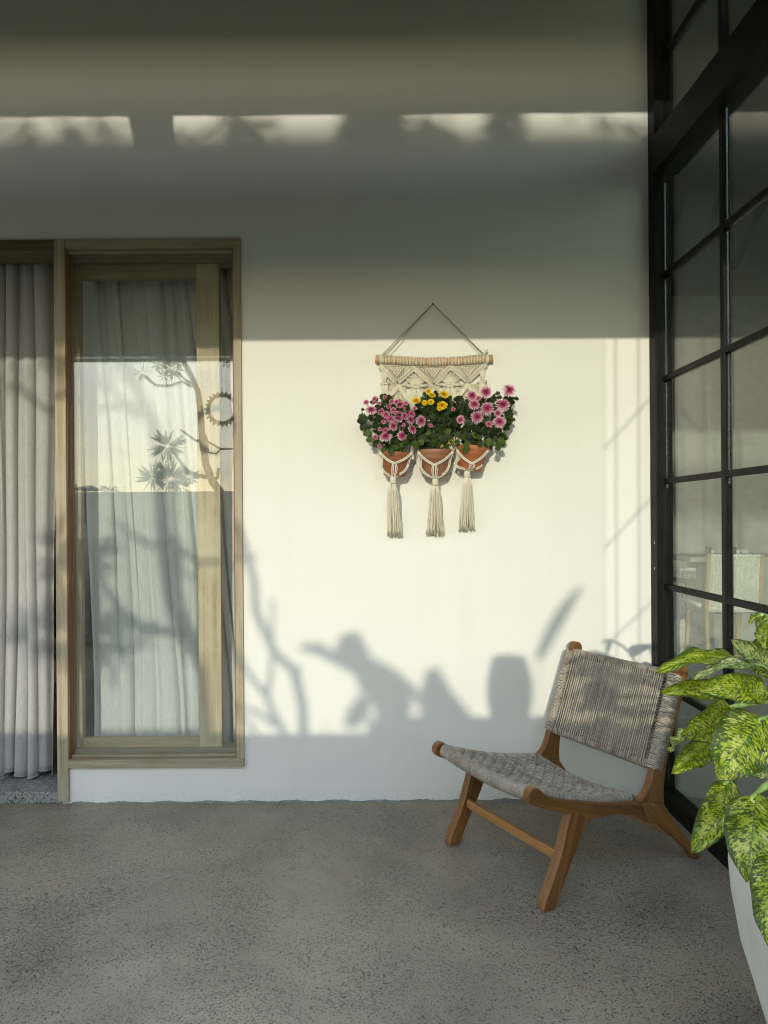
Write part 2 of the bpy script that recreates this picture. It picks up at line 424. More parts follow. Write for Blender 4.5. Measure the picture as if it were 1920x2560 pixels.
# slightly raised strip of fresh plaster round the sill
mb = MB().box(wx(176), XWR + 0.01, -0.004, 0.0, ZSILL - 0.012, ZSILL - 0.001)
mb.build('plaster_lip', M_WALL, wall, bevel=0.0015)

# ------------------------------------------------------------------ timber window and doorway post
win = thing('timber_window', 'tall weathered timber window beside the doorway, glass mirroring sky and a tree', 'window', (wx(380), 0.0, ZSILL))
YF = -0.014
XL2, XR2 = XPR, wx(588)                       # inside of the casing
ZH, ZB = wz(622, 380), wz(1896, 380)
box('casing_head', XPR, XWR, YF, 0.10, ZH, ZTOP, M_OAKH, win)
box('casing_side', XR2, XWR, YF + 0.001, 0.10, ZB, ZH, M_OAKV, win)
box('casing_sill', XPR, XWR, YF - 0.004, 0.10, ZSILL, ZB, M_OAKH, win)
box('inner_edge', XR2 - 0.006, XR2 - 0.001, -0.004, 0.06, ZB + 0.004, ZH - 0.004, M_REDV, win, 0.001)
# dark shadow gap and stepped frame behind the fixed pane
yg = 0.032
XG0, XG1 = XL2 + 0.004, XR2 - 0.008
MB().box(XG0, XG1, yg, yg + 0.006, ZB + 0.002, ZH - 0.002).build('outer_glass', M_WGLASS, win)
box('glazing_bead', XG0, XG1, 0.012, 0.030, ZH - 0.016, ZH - 0.002, M_OAKH, win, 0.002)
box('glazing_bead', XG0, XG1, 0.012, 0.030, ZB + 0.002, ZB + 0.014, M_OAKH, win, 0.002)
y1, y2 = 0.075, 0.15
def X(px, y): return wx(px, 1270, y)
def Z(py, y): return wz(py, 380, y)
box('frame_head', XG0, XG1, 0.05, y2, Z(655, 0.05), ZH - 0.002, M_OAKH, win)
box('frame_jamb', XG0, X(178, 0.05), 0.05, y2, ZB + 0.002, Z(655, 0.05) - 0.001, M_OAKV, win)
box('frame_base', X(178, 0.05) + 0.001, XG1, 0.05, y2, ZB + 0.002, Z(1872, 0.05), M_OAKH, win)
sash = box('sash', X(178, y1), X(203, y1), y1, y1 + 0.04, Z(1869, y1), Z(660, y1), M_OAKV, win, 0.003)
box('sash_stile', X(494, y1), X(551, y1), y1, y1 + 0.04, Z(1869, y1), Z(660, y1), M_STILE, win, 0.003)
box('sash_rail', X(203, y1) + .0005, X(494, y1) - .0005, y1 + 0.001, y1 + 0.038, Z(696, y1), Z(660, y1), M_OAKH, win, 0.003)
box('sash_rail', X(203, y1) + .0005, X(494, y1) - .0005, y1 + 0.001, y1 + 0.038, Z(1869, y1), Z(1845, y1), M_STILEH, win, 0.003)
MB().box(X(203, y1), X(494, y1), y1 + 0.018, y1 + 0.023, Z(1845, y1), Z(696, y1)).build('sash_glass', M_SGLASS, win)

door = thing('timber_doorway', 'open doorway with a timber post and reddish timber head at the left edge', 'doorway', (XPL, 0, 0))
box('post', XPL + 0.002, XPR - 0.0005, YF - 0.002, 0.13, 0.012, ZTOP - 0.001, M_OAKV, door, 0.004)
box('post_edge', XPR - 0.0004, XPR + 0.003, -0.006, 0.05, ZB, ZH, M_REDV, door, 0.001)
box('door_stop', wx(131), XPL + 0.0015, 0.03, 0.13, wz(1948, 140, 0.03), wz(633, 140, 0.03), M_OAKV, door, 0.003)
box('head_beam', -4.2, XPL + 0.001, YF, 0.155, wz(631, 60), ZTOP, M_REDW, door, 0.003)
st = box('threshold_step', -4.2, XPL + 0.02, -0.004, 0.30, 0.0, 0.055, M_STEP, door, 0.004)

# curtains
def curtain(name, label, x0, x1, yc, z0, z1, nf, amp, m, slant, hem=None, seed=1, group=None):
    rnd = random.Random(seed); ph = [rnd.uniform(0, 6.28) for _ in range(8)]
    Wd = x1 - x0
    def fn(u, w):
        zz = z0 + (z1 - z0) * w
        k = u * nf + 0.55 * math.sin(2.1 * u * 6.28 + ph[0]) + 0.12 * math.sin(w * 3 + ph[2])
        s1 = math.sin(k * 2 * math.pi)
        sharp = math.copysign(abs(s1) ** 0.55, s1)
        a = amp * (0.75 + 0.35 * math.sin(u * 9 + ph[1]) ) * (0.55 + 0.45 * (1 - w))
        y = yc + a * sharp + 0.3 * amp * math.sin(k * 4.2 + ph[3] + w * 2)
        x = x0 + (u + 0.028 * math.sin(u * 19 + ph[4]) + 0.016 * math.sin(u * 47 + ph[5] + w)) * Wd + slant(u, w) + 0.35 * amp * math.cos(k * 2 * math.pi) + 0.004 * math.sin(w * 9 + u * 20)
        if hem and w < 0.02: zz = z0 + hem(u)
        return (x, y, zz)
    mb = MB(); mb.grid(fn, int(nf * 22), 46)
    o = mb.build(name, m, None, smooth=True)
    MB().tube([fn(i / (nf * 14), 0.0) for i in range(int(nf * 14) + 1)], .0032, 5).build('hem', m, o, smooth=True)
    md = o.modifiers.new('thick', 'SOLIDIFY'); md.thickness = 0.0009
    return tag(o, label, 'curtain', group)
curtain('curtain', 'sheer white curtain hanging in the open doorway, its wavy hem above the step', -2.9, wx(133, 1270, .2), 0.20, 0.064, 2.64, 26, 0.042, M_CURT,
        lambda u, w: 0.012 * math.sin(w * 4) * (1 - u), lambda u: 0.012 + 0.016 * math.sin(u * 60), 4)
curtain('curtain', 'sheer pale curtain behind the window glass, its folds slanting towards the right', X(222, .24), X(760, .24), 0.245, 0.12, 2.62, 15, 0.034, M_CURT2,
        lambda u, w: -0.30 * (max(0, w - 0.12) ** 1.2) * (0.30 + 0.70 * u) + 0.012 * math.sin(u * 23 + w * 2.2), None, 9)

# bedroom shell behind the wall
room = thing('bedroom', 'dim plastered room behind the curtains of doorway and window', 'room', (-2, 2.5, 0))
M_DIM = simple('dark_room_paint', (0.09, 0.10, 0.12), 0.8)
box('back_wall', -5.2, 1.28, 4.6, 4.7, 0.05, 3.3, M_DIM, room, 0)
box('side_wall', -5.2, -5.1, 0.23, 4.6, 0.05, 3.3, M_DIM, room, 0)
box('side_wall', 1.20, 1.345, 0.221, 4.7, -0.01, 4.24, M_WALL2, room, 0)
box('room_ceiling', -5.2, 1.199, 0.221, 4.7, 3.3, 3.4, M_CEIL, room, 0)

# ------------------------------------------------------------------ steel and glass partition on the right
part_ = thing('glazed_partition', 'tall black steel framed glass partition running off to the right', 'partition', (1.38, -1.5, 0))
XG = 1.392
box('corner_post', 1.351, 1.391, -0.072, -0.0005, 0.0, 4.23, M_STEEL, part_, 0.003)
box('corner_post', 1.3915, 1.43, -0.066, 0.05, 0.0, 4.23, M_STEEL, part_, 0.003)
yends = [-0.072, -0.625, -1.19, -1.755, -2.32, -2.86]
zr = [0.546, 1.018, 1.508, 1.985, 2.465, 3.01, 3.475]
for i, ym in enumerate(yends[1:]):
    wide = 0.015 if i not in (4,) else 0.05
    box('mullion', XG - 0.010, XG + 0.022, ym - wide, ym + wide, 0.085, 4.23, M_STEEL, part_, 0.002)
for k, zz in enumerate(zr):
    if k == 5: continue
    for i in range(5):
        ya = yends[i] - (0.0005 if i == 0 else 0.0155); yb = yends[i + 1] + (0.0155 if i < 4 else 0.0505)
        box('glazing_bar', XG - 0.008, XG + 0.020, yb, ya, zz - 0.0125, zz + 0.0125, M_STEEL, part_, 0.0015)
box('transom_beam', XG - 0.055, XG - 0.0125, -2.9, -0.0725, 2.93, 3.10, M_STEEL, part_, 0.004)
box('bottom_rail', XG - 0.030, XG + 0.034, -2.9, -0.0725, 0.0, 0.085, M_STEEL, part_, 0.004)
box('top_rail', XG - 0.020, XG + 0.034, -2.9, -0.0725, 4.20, 4.24, M_STEEL, part_, 0.002)
zz_ = [0.085] + zr + [4.20]
for i in range(5):
    for k in range(len(zz_) - 1):
        ya = yends[i] - (0.0005 if i == 0 else 0.0155); yb = yends[i + 1] + (0.0155 if i < 4 else 0.0505)
        lo = zz_[k] + (0.014 if k else 0.0); hi = zz_[k + 1] - (0.014 if k + 1 < len(zz_) - 1 else 0)
        if zz_[k] == 3.01: lo = 3.01
        if zz_[k + 1] == 3.01: hi = 3.01
        MB().box(XG + 0.004, XG + 0.010, yb, ya, lo, hi).build('glass_pane', M_GLASS, part_)
for zp in (1.22, 1.10):
    box('latch_mark', 1.3505, 1.3512, -0.045, -0.038, zp - .006, zp + .006, simple('chipped_paint', (0.5, 0.5, 0.48)), part_, 0)

# ------------------------------------------------------------------ roof, beam and what shades the wall
DB = 1.88                                     # distance of the front beam from the wall
roof = thing('terrace_roof', 'sloping roof over the terrace above the wall', 'roof', (-1, 0, 3.96))
MB().prism([(0.22, 3.96), (-DB, 3.64), (-DB, 3.80), (0.22, 4.20)], lambda a, b, t: (t, a, b), -6.5, 1.345).build('roof_slab', M_CEIL, roof)
beam = thing('fascia_beam', 'pale horizontal beam at the front edge of the terrace', 'beam', (-1, -DB, 2.57))
box('beam_body', -6.5, 1.34, -DB - 0.02, -DB + 0.10, 2.19 + 0.2 * DB + 0.004, 3.42, M_CEIL, beam, 0.004)
box('added_baffle', -6.5, 1.34, -DB + 0.1005, -1.20, 3.325, 3.35, M_CEIL, beam, 0.002)  # unseen shelf added to keep light from the slit off the upper wall
def S2W(xs, zs, d):
    """a point at distance d in front of the wall whose shadow falls on wall point (xs, zs)"""
    return Vector((xs - TA * d, -d, zs + 0.200 * d))
def shadow_block(name, pxa, pxb, d, parent, w=0.06, slope=0.0, m=M_CEIL):
    a = wx(pxa, 320) - TA * d; b = wx(pxb, 320) - TA * d
    z0, z1 = 3.42, 3.66
    mb = MB(); mb.prism([(a - slope, z1), (b, z1), (b, z0), (a + 0.0, z0)], lambda p, q, t: (p, t, q), -d, -d + w)
    return mb.build(name, m, parent)
shadow_block('beam_strut', 346, 434, 1.87, beam, 0.04, 0.045)
# unseen canopy added to soften the lower edge of the light strip
can = thing('added_far_canopy', 'added unseen slab on slim columns that softens the edge of the light strip', 'canopy', (-3, -18, 0))
box('canopy_slab', -14, 7, -18.5, -18, 6.20, 6.80, M_WALL2, can, 0)
for xx in (-13.5, 6.5): box('column', xx - .1, xx + .1, -18.4, -18.2, -0.16, 6.199, M_WALL2, can, 0)
# columns that carry the roof, outside the picture
for k, xx in enumerate((-5.6, -3.9)):
    o = thing('roof_column', ['plain white column at the far left end of the terrace', 'plain white column nearer the doorway at the terrace edge'][k], 'column', (xx, -1.75, 0), 'columns carrying the terrace roof')
    box('shaft', xx - .1, xx + .1, -1.84, -1.66, 0.0, 3.64, M_WALL2, o, 0.004)
# low planter wall and higher garden wall
gw = box('garden_wall', -14, 5, -7.45, -7.2, -0.16, 1.755, M_CONC, None, 0.004); tag(gw, 'grey garden wall closing the terrace, mirrored in the window', 'garden wall')
pl = thing('planter_wall', 'low concrete planter wall opposite the plaster wall', 'planter', (-1.5, -4.5, 0))
box('planter_front', -6, 1.3, -4.30, -4.20, 0.0, 1.163, M_CONC, pl, 0.004)
box('planter_back', -6, 1.3, -4.90, -4.82, 0.0, 1.163, M_CONC, pl, 0.004)
box('planter_soil', -6, 1.3, -4.82, -4.30, 0.9, 1.10, M_EARTH, pl, 0)

# unseen tinted panels added behind the viewer to dim the sun on the wall
M_SCREEN = glass('sun_dimming_tint', 0.04, (0.950, 0.953, 0.938))
ws_ = thing('sun_dimming_panels', 'added tinted panels behind the viewer, dimming the sun on the wall', 'light helper', (-2, -3.75, 0))
xe = wx(1514, 1200) - TA * 3.75
for k in range(4):
    b_ = xe - k * 1.35
    MB().box(b_ - 1.342, b_, -3.756, -3.748, 0.03, 3.02).build('glass_panel', M_SCREEN, ws_)
    for q in (b_ - .25, b_ - 1.1): box('clamp', q - .03, q + .03, -3.775, -3.73, 0.0, 0.06, M_STEEL, ws_)
# added unseen trellis beside the planter; its thin wires only cast faint soft bands
wt = thing('added_band_wires', 'added unseen trellis stretched up to the beam beside the big planter', 'wirework', (1.0, -2.3, 0))
DW = 2.3
def wire(a, b, r=.0016, nm='wire'):
    p, q = P(*a), P(*b); p, q = S2W(p.x, p.z, DW), S2W(q.x, q.z, DW)
    off = (q - p).cross(Vector((0, 1, 0))).normalized() * .0045
    for k in ((-1, 1) if r > .001 else (0,)): MB().tube([p + off * k, q + off * k], r, 6).build(nm, M_STEEL, wt, smooth=True)
for px in (1544, 1601): wire((px, 2170), (px - 6, 700))
wire((1640, 2150), (1640, 700))
for a, b in (((1510, 1121), (1640, 981)), ((1510, 1372), (1640, 1233)), ((1512, 1616), (1640, 1495))): wire(a, b)
wire((1512, 1900), (1510, 700), .0008)
q = S2W(P(1510, 700).x, P(1510, 700).z, DW)
box('top_bracket', q.x - .02, 1.32, -2.31, -2.29, q.z - .005, q.z + .02, M_STEEL, wt); box('bracket_arm', 1.0, 1.02, -2.289, -DB - .0205, q.z - .005, q.z + .02, M_STEEL, wt)
box('foot_bar', q.x - .02, 1.32, -2.31, -2.29, 0.0, 0.02, M_STEEL, wt)

# ------------------------------------------------------------------ leafy helpers
M_LEAFD = simple('dark_garden_leaf', (0.025, 0.045, 0.016), 0.5, 0.4, 0.4, 5)
M_BARK = simple('grey_bark', (0.12, 0.10, 0.08), 0.8, 0.2, 0.25, 10, 0.3, 60)
def leaf_quad(mb, c, ax, side, L, W):
    ax = ax.normalized(); side = (side - ax * side.dot(ax)).normalized(); n = ax.cross(side)
    p = [c, c + ax * L * .35 + side * W * .5 + n * .1 * W, c + ax * L * .35 - side * W * .5 + n * .1 * W, c + ax * L * .75 + side * W * .33, c + ax * L * .75 - side * W * .33, c + ax * L - n * .15 * W]
    mb.add(p, [(0, 1, 2), (1, 3, 4, 2), (3, 5, 4)])
def inside(poly, x, y):
    r = False; j = len(poly) - 1
    for i in range(len(poly)):
        a, b = poly[i], poly[j]
        if (a[1] > y) != (b[1] > y) and x < (b[0] - a[0]) * (y - a[1]) / (b[1] - a[1]) + a[0]: r = not r
        j = i
    return r
def z4(x, y): return 560 + x / 1.975, 1380 + y / 1.975
def shadow_shrub(name, label, poly, d, n, L, base_px):
    pp = [P(*z4(*q)) for q in poly]; pl2 = [(q.x, q.z) for q in pp]
    xs = [q[0] for q in pl2]; zs = [q[1] for q in pl2]
    loc = S2W(sum(xs) / len(xs), min(zs), d); loc.z = 1.10 if d < 5 else -0.16
    o = thing(name, label, 'plant', loc)
    mb = MB(); c = 0
    while c < n:
        x, z = random.uniform(min(xs), max(xs)), random.uniform(min(zs), max(zs))
        if not inside(pl2, x, z): continue
        c += 1
        q = S2W(x, z, d + random.uniform(-0.10, 0.12))
        v = Vector((random.uniform(-1, 1), random.uniform(-.6, .6), random.uniform(-.6, 1)))
        leaf_quad(mb, q - v.normalized() * L * .4, v, Vector((random.uniform(-1, 1), random.uniform(-.4, .4), random.uniform(-1, 1))), L * random.uniform(.6, 1.1), L * .5)
    f = mb.build('foliage', M_LEAFD, o); f['kind'] = 'stuff'
    st_ = MB()
    for k in range(7):
        x = random.uniform(min(xs) + .05, max(xs) - .05); z = random.uniform(min(zs), (min(zs) + max(zs)) / 2)
        q = S2W(x, z, d); st_.tube([loc + Vector((random.uniform(-.04, .04), 0, 0)), (loc + q) / 2, q], [.008, .006, .004], 5)
    st_.build('stems', M_BARK, o)
    return o
shadow_shrub('leafy_shrub', 'ragged leafy shrub growing behind the low planter wall', [(370, 470), (450, 462), (560, 505), (578, 430), (610, 405), (660, 408), (720, 530), (820, 580), (920, 650), (968, 722), (905, 728), (930, 850), (965, 890), (965, 960), (690, 960), (725, 860), (772, 790), (700, 700), (660, 610), (560, 545), (450, 492)], 6.20, 1500, 0.06, None)
shadow_shrub('leafy_shrub', 'small low tuft left of the ragged shrub behind the planter wall', [(605, 860), (620, 780), (670, 715), (705, 765), (680, 850)], 6.15, 160, 0.05, None)
shadow_shrub('conical_shrub', 'small cone shaped shrub behind the low planter wall beside the urn', [(970, 960), (975, 800), (985, 720), (1000, 620), (1040, 570), (1085, 640), (1140, 730), (1200, 790), (1250, 845), (1290, 900), (1290, 960)], 6.25, 1300, 0.055, None)
# urn on a trough
d = 4.55
tr_a, tr_b = P(*z4(960, 850)), P(*z4(1530, 832))
q0, q1 = S2W(tr_a.x, tr_a.z, d), S2W(1.6, tr_b.z, d)
tag(box('planter_trough', q0.x, 1.28, -4.72, -4.38, 1.101, q0.z, M_CONC, None, 0.004), 'long grey trough standing on the planter wall under the urn', 'trough')
uc = P(*z4(1412, 900)); s_ = 0.001896 / 1.975
ub = S2W(uc.x, uc.z, d)
prof = []
for (yy, rr) in ((940, 60), (880, 92), (845, 100), (800, 96), (770, 106), (700, 112), (640, 111), (580, 98), (545, 88), (522, 84), (524, 70), (560, 72)):
    zz = P(*z4(1412, yy)).z + 0.2 * d; prof.append((rr * s_, zz))
tag(MB().lathe(prof, (ub.x, ub.y, 0), 28).build('urn', M_CONC, None, smooth=True), 'round shouldered clay urn standing in the trough', 'urn')
# one long blade leaf
q_ = S2W(P(1330, 1700).x, 0.3, 6.0); bl = thing('strap_leaf_plant', 'single long strap leaf on a thin stem rising behind the planter wall', 'plant', (q_.x, q_.y, -.16))
mb = MB(); A, B = P(1345, 1648), P(1458, 1460)
def blade(u, w):
    p = A.lerp(B, u); p = S2W(p.x, p.z, 6.0)
    wd = 0.062 * math.sin(math.pi * min(1, 0.12 + u * 0.88)) ** .7
    return p + Vector((-0.84, 0.1, 0.54)) * (w - .5) * wd + Vector((0, .05 * math.sin(u * 3), 0))
mb.grid(blade, 14, 3); mb.build('leaf', M_LEAFD, bl, smooth=True)
q = S2W(A.x, A.z, 6.0); MB().tube([(q.x - .05, q.y - .1, -.16), (q.x - .02, q.y - .06, q.z / 2), q], [.003, .003, .003], 6).build('stem', M_LEAFD, bl)

# unseen tree added at the left, its limb placed to notch the strip of light
DL = 8.2; random.seed(77)
lt = thing('added_garden_tree', 'added unseen tall tree at the far left whose leafy limb notches the strip of light', 'tree', (-5.4, -DL, -0.16))
MB().tube(smooth_path3([(-5.4, -DL, -0.16), (-5.3, -DL, 1.6), (-5.35, -DL, 3.2), (-5.0, -DL, 4.4)]), [.11] * 6 + [.085] * 5 + [.06] * 5, 9).build('trunk', M_BARK, lt, smooth=True)
l0 = [S2W(xs_, 2.80 + .03 * math.sin(xs_ * 5), DL) for xs_ in (-2.9, -2.3, -1.7, -1.1, -.5, .1, .7, 1.25)]
MB().tube([Vector((-5.0, -DL, 4.4))] + l0, [.055, .045, .04, .036, .032, .028, .022, .016, .008], 8).build('limb', M_BARK, lt, smooth=True)
mb = MB()
for (pc, sp, n) in ((0, 10, 30), (64, 9, 40), (182, 11, 60), (262, 12, 34), (450, 10, 12), (592, 24, 110), (650, 14, 40), (690, 6, 8), (868, 16, 60), (1010, 12, 34), (1072, 18, 90), (1120, 10, 14), (1232, 14, 50), (1292, 12, 40), (1490, 14, 14), (1590, 18, 22), (1430, 14, 9)):
    for k in range(n):
        q = S2W(wx(random.gauss(pc, sp), 320), random.uniform(2.95, 3.27), DL + random.uniform(-.25, .25)); v = Vector((random.uniform(-1, 1), random.uniform(-.5, .5), random.uniform(-1, 1)))
        leaf_quad(mb, q, v, Vector((random.uniform(-1, 1), random.uniform(-.4, .4), random.uniform(-1, 1))), random.uniform(.05, .08), .035)
for k in range(500):
    q = S2W(wx(random.uniform(-100, 1640), 320), random.uniform(2.62, 3.07), DL + random.uniform(-.3, .3)); v = Vector((random.uniform(-1, 1), random.uniform(-.5, .5), random.uniform(-.4, 1)))
    leaf_quad(mb, q, v, Vector((random.uniform(-1, 1), 0, random.uniform(-1, 1))), random.uniform(.06, .10), .045)
for k in range(500):
    v = Vector((random.gauss(0, 1), random.gauss(0, 1), random.gauss(0, 1))).normalized(); q = Vector((-5.4, -DL, 5.3)) + Vector((v.x * 1.1, v.y * .8, v.z * .9)) * random.uniform(.4, 1)
    leaf_quad(mb, q, v, Vector((random.uniform(-1, 1), random.uniform(-1, 1), random.uniform(-1, 1))), .16, .07)
for (pa, pb, n) in ((872, 1006, 420), (1240, 1286, 160)):
    for k in range(n):
        q = S2W(wx(random.uniform(pa, pb), 320), random.uniform(2.98, 3.30), DL + random.uniform(-.2, .2)); v = Vector((random.uniform(-1, 1), random.uniform(-.5, .5), random.uniform(-1, 1)))
        leaf_quad(mb, q, v, Vector((random.uniform(-1, 1), random.uniform(-.4, .4), random.uniform(-1, 1))), random.uniform(.06, .09), .045)
f = mb.build('crown', M_LEAFD, lt); f['kind'] = 'stuff'

# bare branches whose shadows lie beside the window
br = thing('bare_branch_tree', 'thin leafless tree whose branches shade the wall beside the window', 'tree', S2W(P(*z4(390, 960)).x, 0.2, 5.6))
def limb(pts, r0, r1, d, parent, name='branch'):
    q = [S2W(P(*z4(*p)).x, P(*z4(*p)).z, d + random.uniform(-.03, .03)) for p in pts]
    rs = [r0 + (r1 - r0) * i / (len(q) - 1) for i in range(len(q))]
    return MB().tube(q, rs, 7).build(name, M_BARK, parent, smooth=True)
limb([(395, 1500), (392, 1100), (392, 920), (388, 760), (345, 585), (250, 500), (205, 400), (155, 290), (150, 150), (110, 0), (60, -150)], .027, .017, 5.6, br, 'trunk')
limb([(388, 740), (372, 640), (368, 560)], .014, .010, 5.6, br)
limb([(300, 1400), (290, 880), (240, 790), (205, 700), (150, 640), (95, 560), (40, 470)], .020, .012, 5.6, br)
limb([(215, 700), (232, 600), (238, 480), (240, 300), (236, 230)], .014, .008, 5.6, br)
limb([(250, 860), (200, 810), (110, 770), (40, 750)], .016, .009, 5.6, br)
limb([(160, 900), (120, 840), (60, 800)], .013, .008, 5.6, br)

# frangipani tree mirrored in the window glass
fr = thing('frangipani_tree', 'knobbly frangipani tree with leaf rosettes mirrored in the window glass', 'tree', (-1.8, -5.2, 0))
DT = 5.2; LT = D + 0.07 + DT
def MP(x, y, dd=0.0):
    px, py = x / 2.592, 560 + y / 2.592; dx, dy = unroll(px, py); t = (LT + dd) / F
    return Vector((dx * t, -(DT + dd), H - dy * t))
def mlimb(pts, r0, r1, name='branch', dd=0.0):
    q = [MP(*p, dd + random.uniform(-.05, .05)) for p in pts]
    if name == 'trunk': q = [Vector((q[0].x + .12, q[0].y, -0.16)), Vector((q[0].x + .1, q[0].y, .8))] + q
    rs = [r0 + (r1 - r0) * i / (len(q) - 1) for i in range(len(q))]
    MB().tube(q, rs, 8).build(name, M_BARK, fr, smooth=True); return q
mlimb([(1440, 1900), (1430, 1740), (1375, 1665), (1335, 1560), (1312, 1400), (1298, 1200), (1280, 1080), (1235, 980), (1190, 890), (1150, 800)], .062, .026, 'trunk')
mlimb([(1235, 1050), (1180, 1020), (1100, 1048), (1010, 1045), (960, 1010), (925, 975)], .018, .012)
mlimb([(1240, 1030), (1200, 1010), (1140, 950)], .016, .012)
mlimb([(1190, 885), (1240, 882), (1290, 880)], .020, .010)
mlimb([(1060, 900), (1020, 850), (980, 780)], .016, .012)
mlimb([(1140, 890), (1060, 905), (1040, 870)], .016, .012)
mlimb([(1312, 1400), (1270, 1405), (1200, 1355), (1165, 1330)], .018, .010)
mlimb([(1312, 1330), (1345, 1410), (1430, 1457), (1520, 1457), (1600, 1450)], .018, .010)
mlimb([(1345, 1410), (1350, 1480), (1400, 1490), (1430, 1457)], .013, .010)
mlimb([(1338, 1640), (1260, 1625), (1200, 1590), (1140, 1500), (1090, 1450)], .026, .014)
mlimb([(1240, 1620), (1180, 1600), (1120, 1640)], .016, .012)
mlimb([(1375, 1670), (1410, 1640), (1418, 1585)], .022, .020)
mb = MB()
for (x, y, r, n) in ((920, 965, 66, 16), (1110, 935, 85, 26), (1065, 985, 60, 14), (1030, 910, 60, 14), (1150, 900, 60, 12), (1085, 1440, 112, 40), (1110, 1650, 125, 40), (990, 1640, 110, 26), (1170, 1700, 90, 20), (1060, 1560, 70, 14), (1215, 1640, 80, 14), (1500, 900, 50, 8), (1460, 900, 40, 6)):
    c = MP(x, y); sc_ = LT / F / 2.592
    for k in range(n):
        an = 2 * math.pi * k / n + random.uniform(-.3, .3)
        v = Vector((math.cos(an), random.uniform(-.7, .7), math.sin(an) * .8 + .1)); L = r * sc_ * random.uniform(.8, 1.15)
        leaf_quad(mb, c + v * L * .1, v, Vector((random.uniform(-1, 1), random.uniform(-1, 1), random.uniform(-.3, .3))), L, L * .20)
lf = mb.build('leaves', M_LEAFD, fr); lf['kind'] = 'stuff'
# creeper tufts on the garden wall
hd = thing('wall_creeper', 'low leafy creeper tuft on top of the garden wall', 'plant', (-3.6, -7.3, 1.75))
mb = MB(); L7 = D + .07 + 7.3
for k in range(170):
    x = random.choice([random.gauss(210, 22), random.gauss(250, 30), random.gauss(190, 20)]); y = 1226 - abs(random.gauss(0, 5))
    dx, dy = unroll(x, y); c = Vector((dx * L7 / F, -7.3 + random.uniform(-.1, .1), H - dy * L7 / F - .02))
    v = Vector((random.uniform(-1, 1), random.uniform(-1, 1), random.uniform(0, 1))); leaf_quad(mb, c, v, Vector((random.uniform(-1, 1), random.uniform(-1, 1), .2)), .07, .04)
f = mb.build('foliage', M_LEAFD, hd); f['kind'] = 'stuff'
# sun shaped hanging ornament under the beam, mirrored in the window
DO = 1.90; LO = D + .07 + DO
dx, dy = unroll(1440 / 2.592, 560 + 1200 / 2.592); oc = Vector((dx * LO / F, -DO, H - dy * LO / F)); rr = 84 / 2.592 * LO / F
orn = thing('sun_ornament', 'openwork sun shaped ring hanging from the beam, mirrored in the window', 'ornament', oc)
M_RAT = simple('dark_rattan', (0.10, 0.07, 0.04), 0.7, 0.2)
ring = [oc + Vector((math.cos(a) * rr, 0, math.sin(a) * rr)) for a in [2 * math.pi * k / 48 for k in range(48)]]
MB().tube(ring, .007, 6, closed=True).build('ring', M_RAT, orn, smooth=True)
pm = MB()
pm.prism([(rr * .99, -.007), (rr * 1.12, -.017), (rr * 1.42, 0), (rr * 1.12, .017), (rr * .99, .007)], lambda a, b, t: (a, t, b), -.003, .003)
pme = pm.mesh('petal', M_RAT)
for k in range(24): link('petal', pme, orn, oc, (0, 2 * math.pi * k / 24, 0))
MB().tube([oc + Vector((0, 0, rr * 1.0)), (oc.x, -DO, 2.4), (oc.x, -DO, 2.58)], .0015, 5).build('hanging_cord', M_RAT, orn)

# ------------------------------------------------------------------ dining room seen through the partition
din = thing('dining_room', 'dim dining room behind the black steel and glass partition', 'room', (5, 1, 0))
box('room_roof', 1.346, 9.2, -2.95, 6.4, 4.2405, 4.45, simple('dark_boards', (0.06, 0.055, 0.04), 0.7), din, 0)
box('far_wall', 1.36, 9.0, 6.0, 6.1, 1.58, 4.24, simple('grey_room_paint', (0.30, 0.30, 0.26), 0.8), din, 0)
box('far_wall_base', 1.36, 9.0, 5.98, 6.1, 0.0, 1.579, M_CONC, din, 0)
box('side_wall', 9.0, 9.1, -2.9, 6.0, 0.0, 4.24, M_WALL2, din, 0)
for k in range(9):
    xm = 1.45 + k * .93
    box('end_mullion', xm, xm + .05, -2.93, -2.88, 0.0, 4.24, M_STEEL, din, 0.002)
    if k < 8: MB().box(xm + .051, xm + .929, -2.908, -2.902, 0.0, 4.24).build('end_glass', M_GLASS, din)
M_DARKST = simple('dark_roof_steel', (0.05, 0.05, 0.04), 0.6, 0.3)
def z8(x, y): return 1480 + x / 2.457, y / 2.457
for a, b in (((660, 960), (545, 1300)), ((1065, 540), (870, 1120)), ((795, 1230), (700, 1480)), ((1055, 1270), (910, 1590)), ((940, 170), (860, 330))):
    p, q = PD(*z8(*a), 6.4), PD(*z8(*b), 6.4)
    e = (q - p) * 0.25
    MB().tube([p - e, q + e], 0.045, 4).build('roof_strut', M_DARKST, din)
box('roof_tie', 2.4, 8.9, 3.0, 3.1, PD(*z8(800, 960), 6.4).z, PD(*z8(800, 890), 6.4).z, M_DARKST, din, 0)
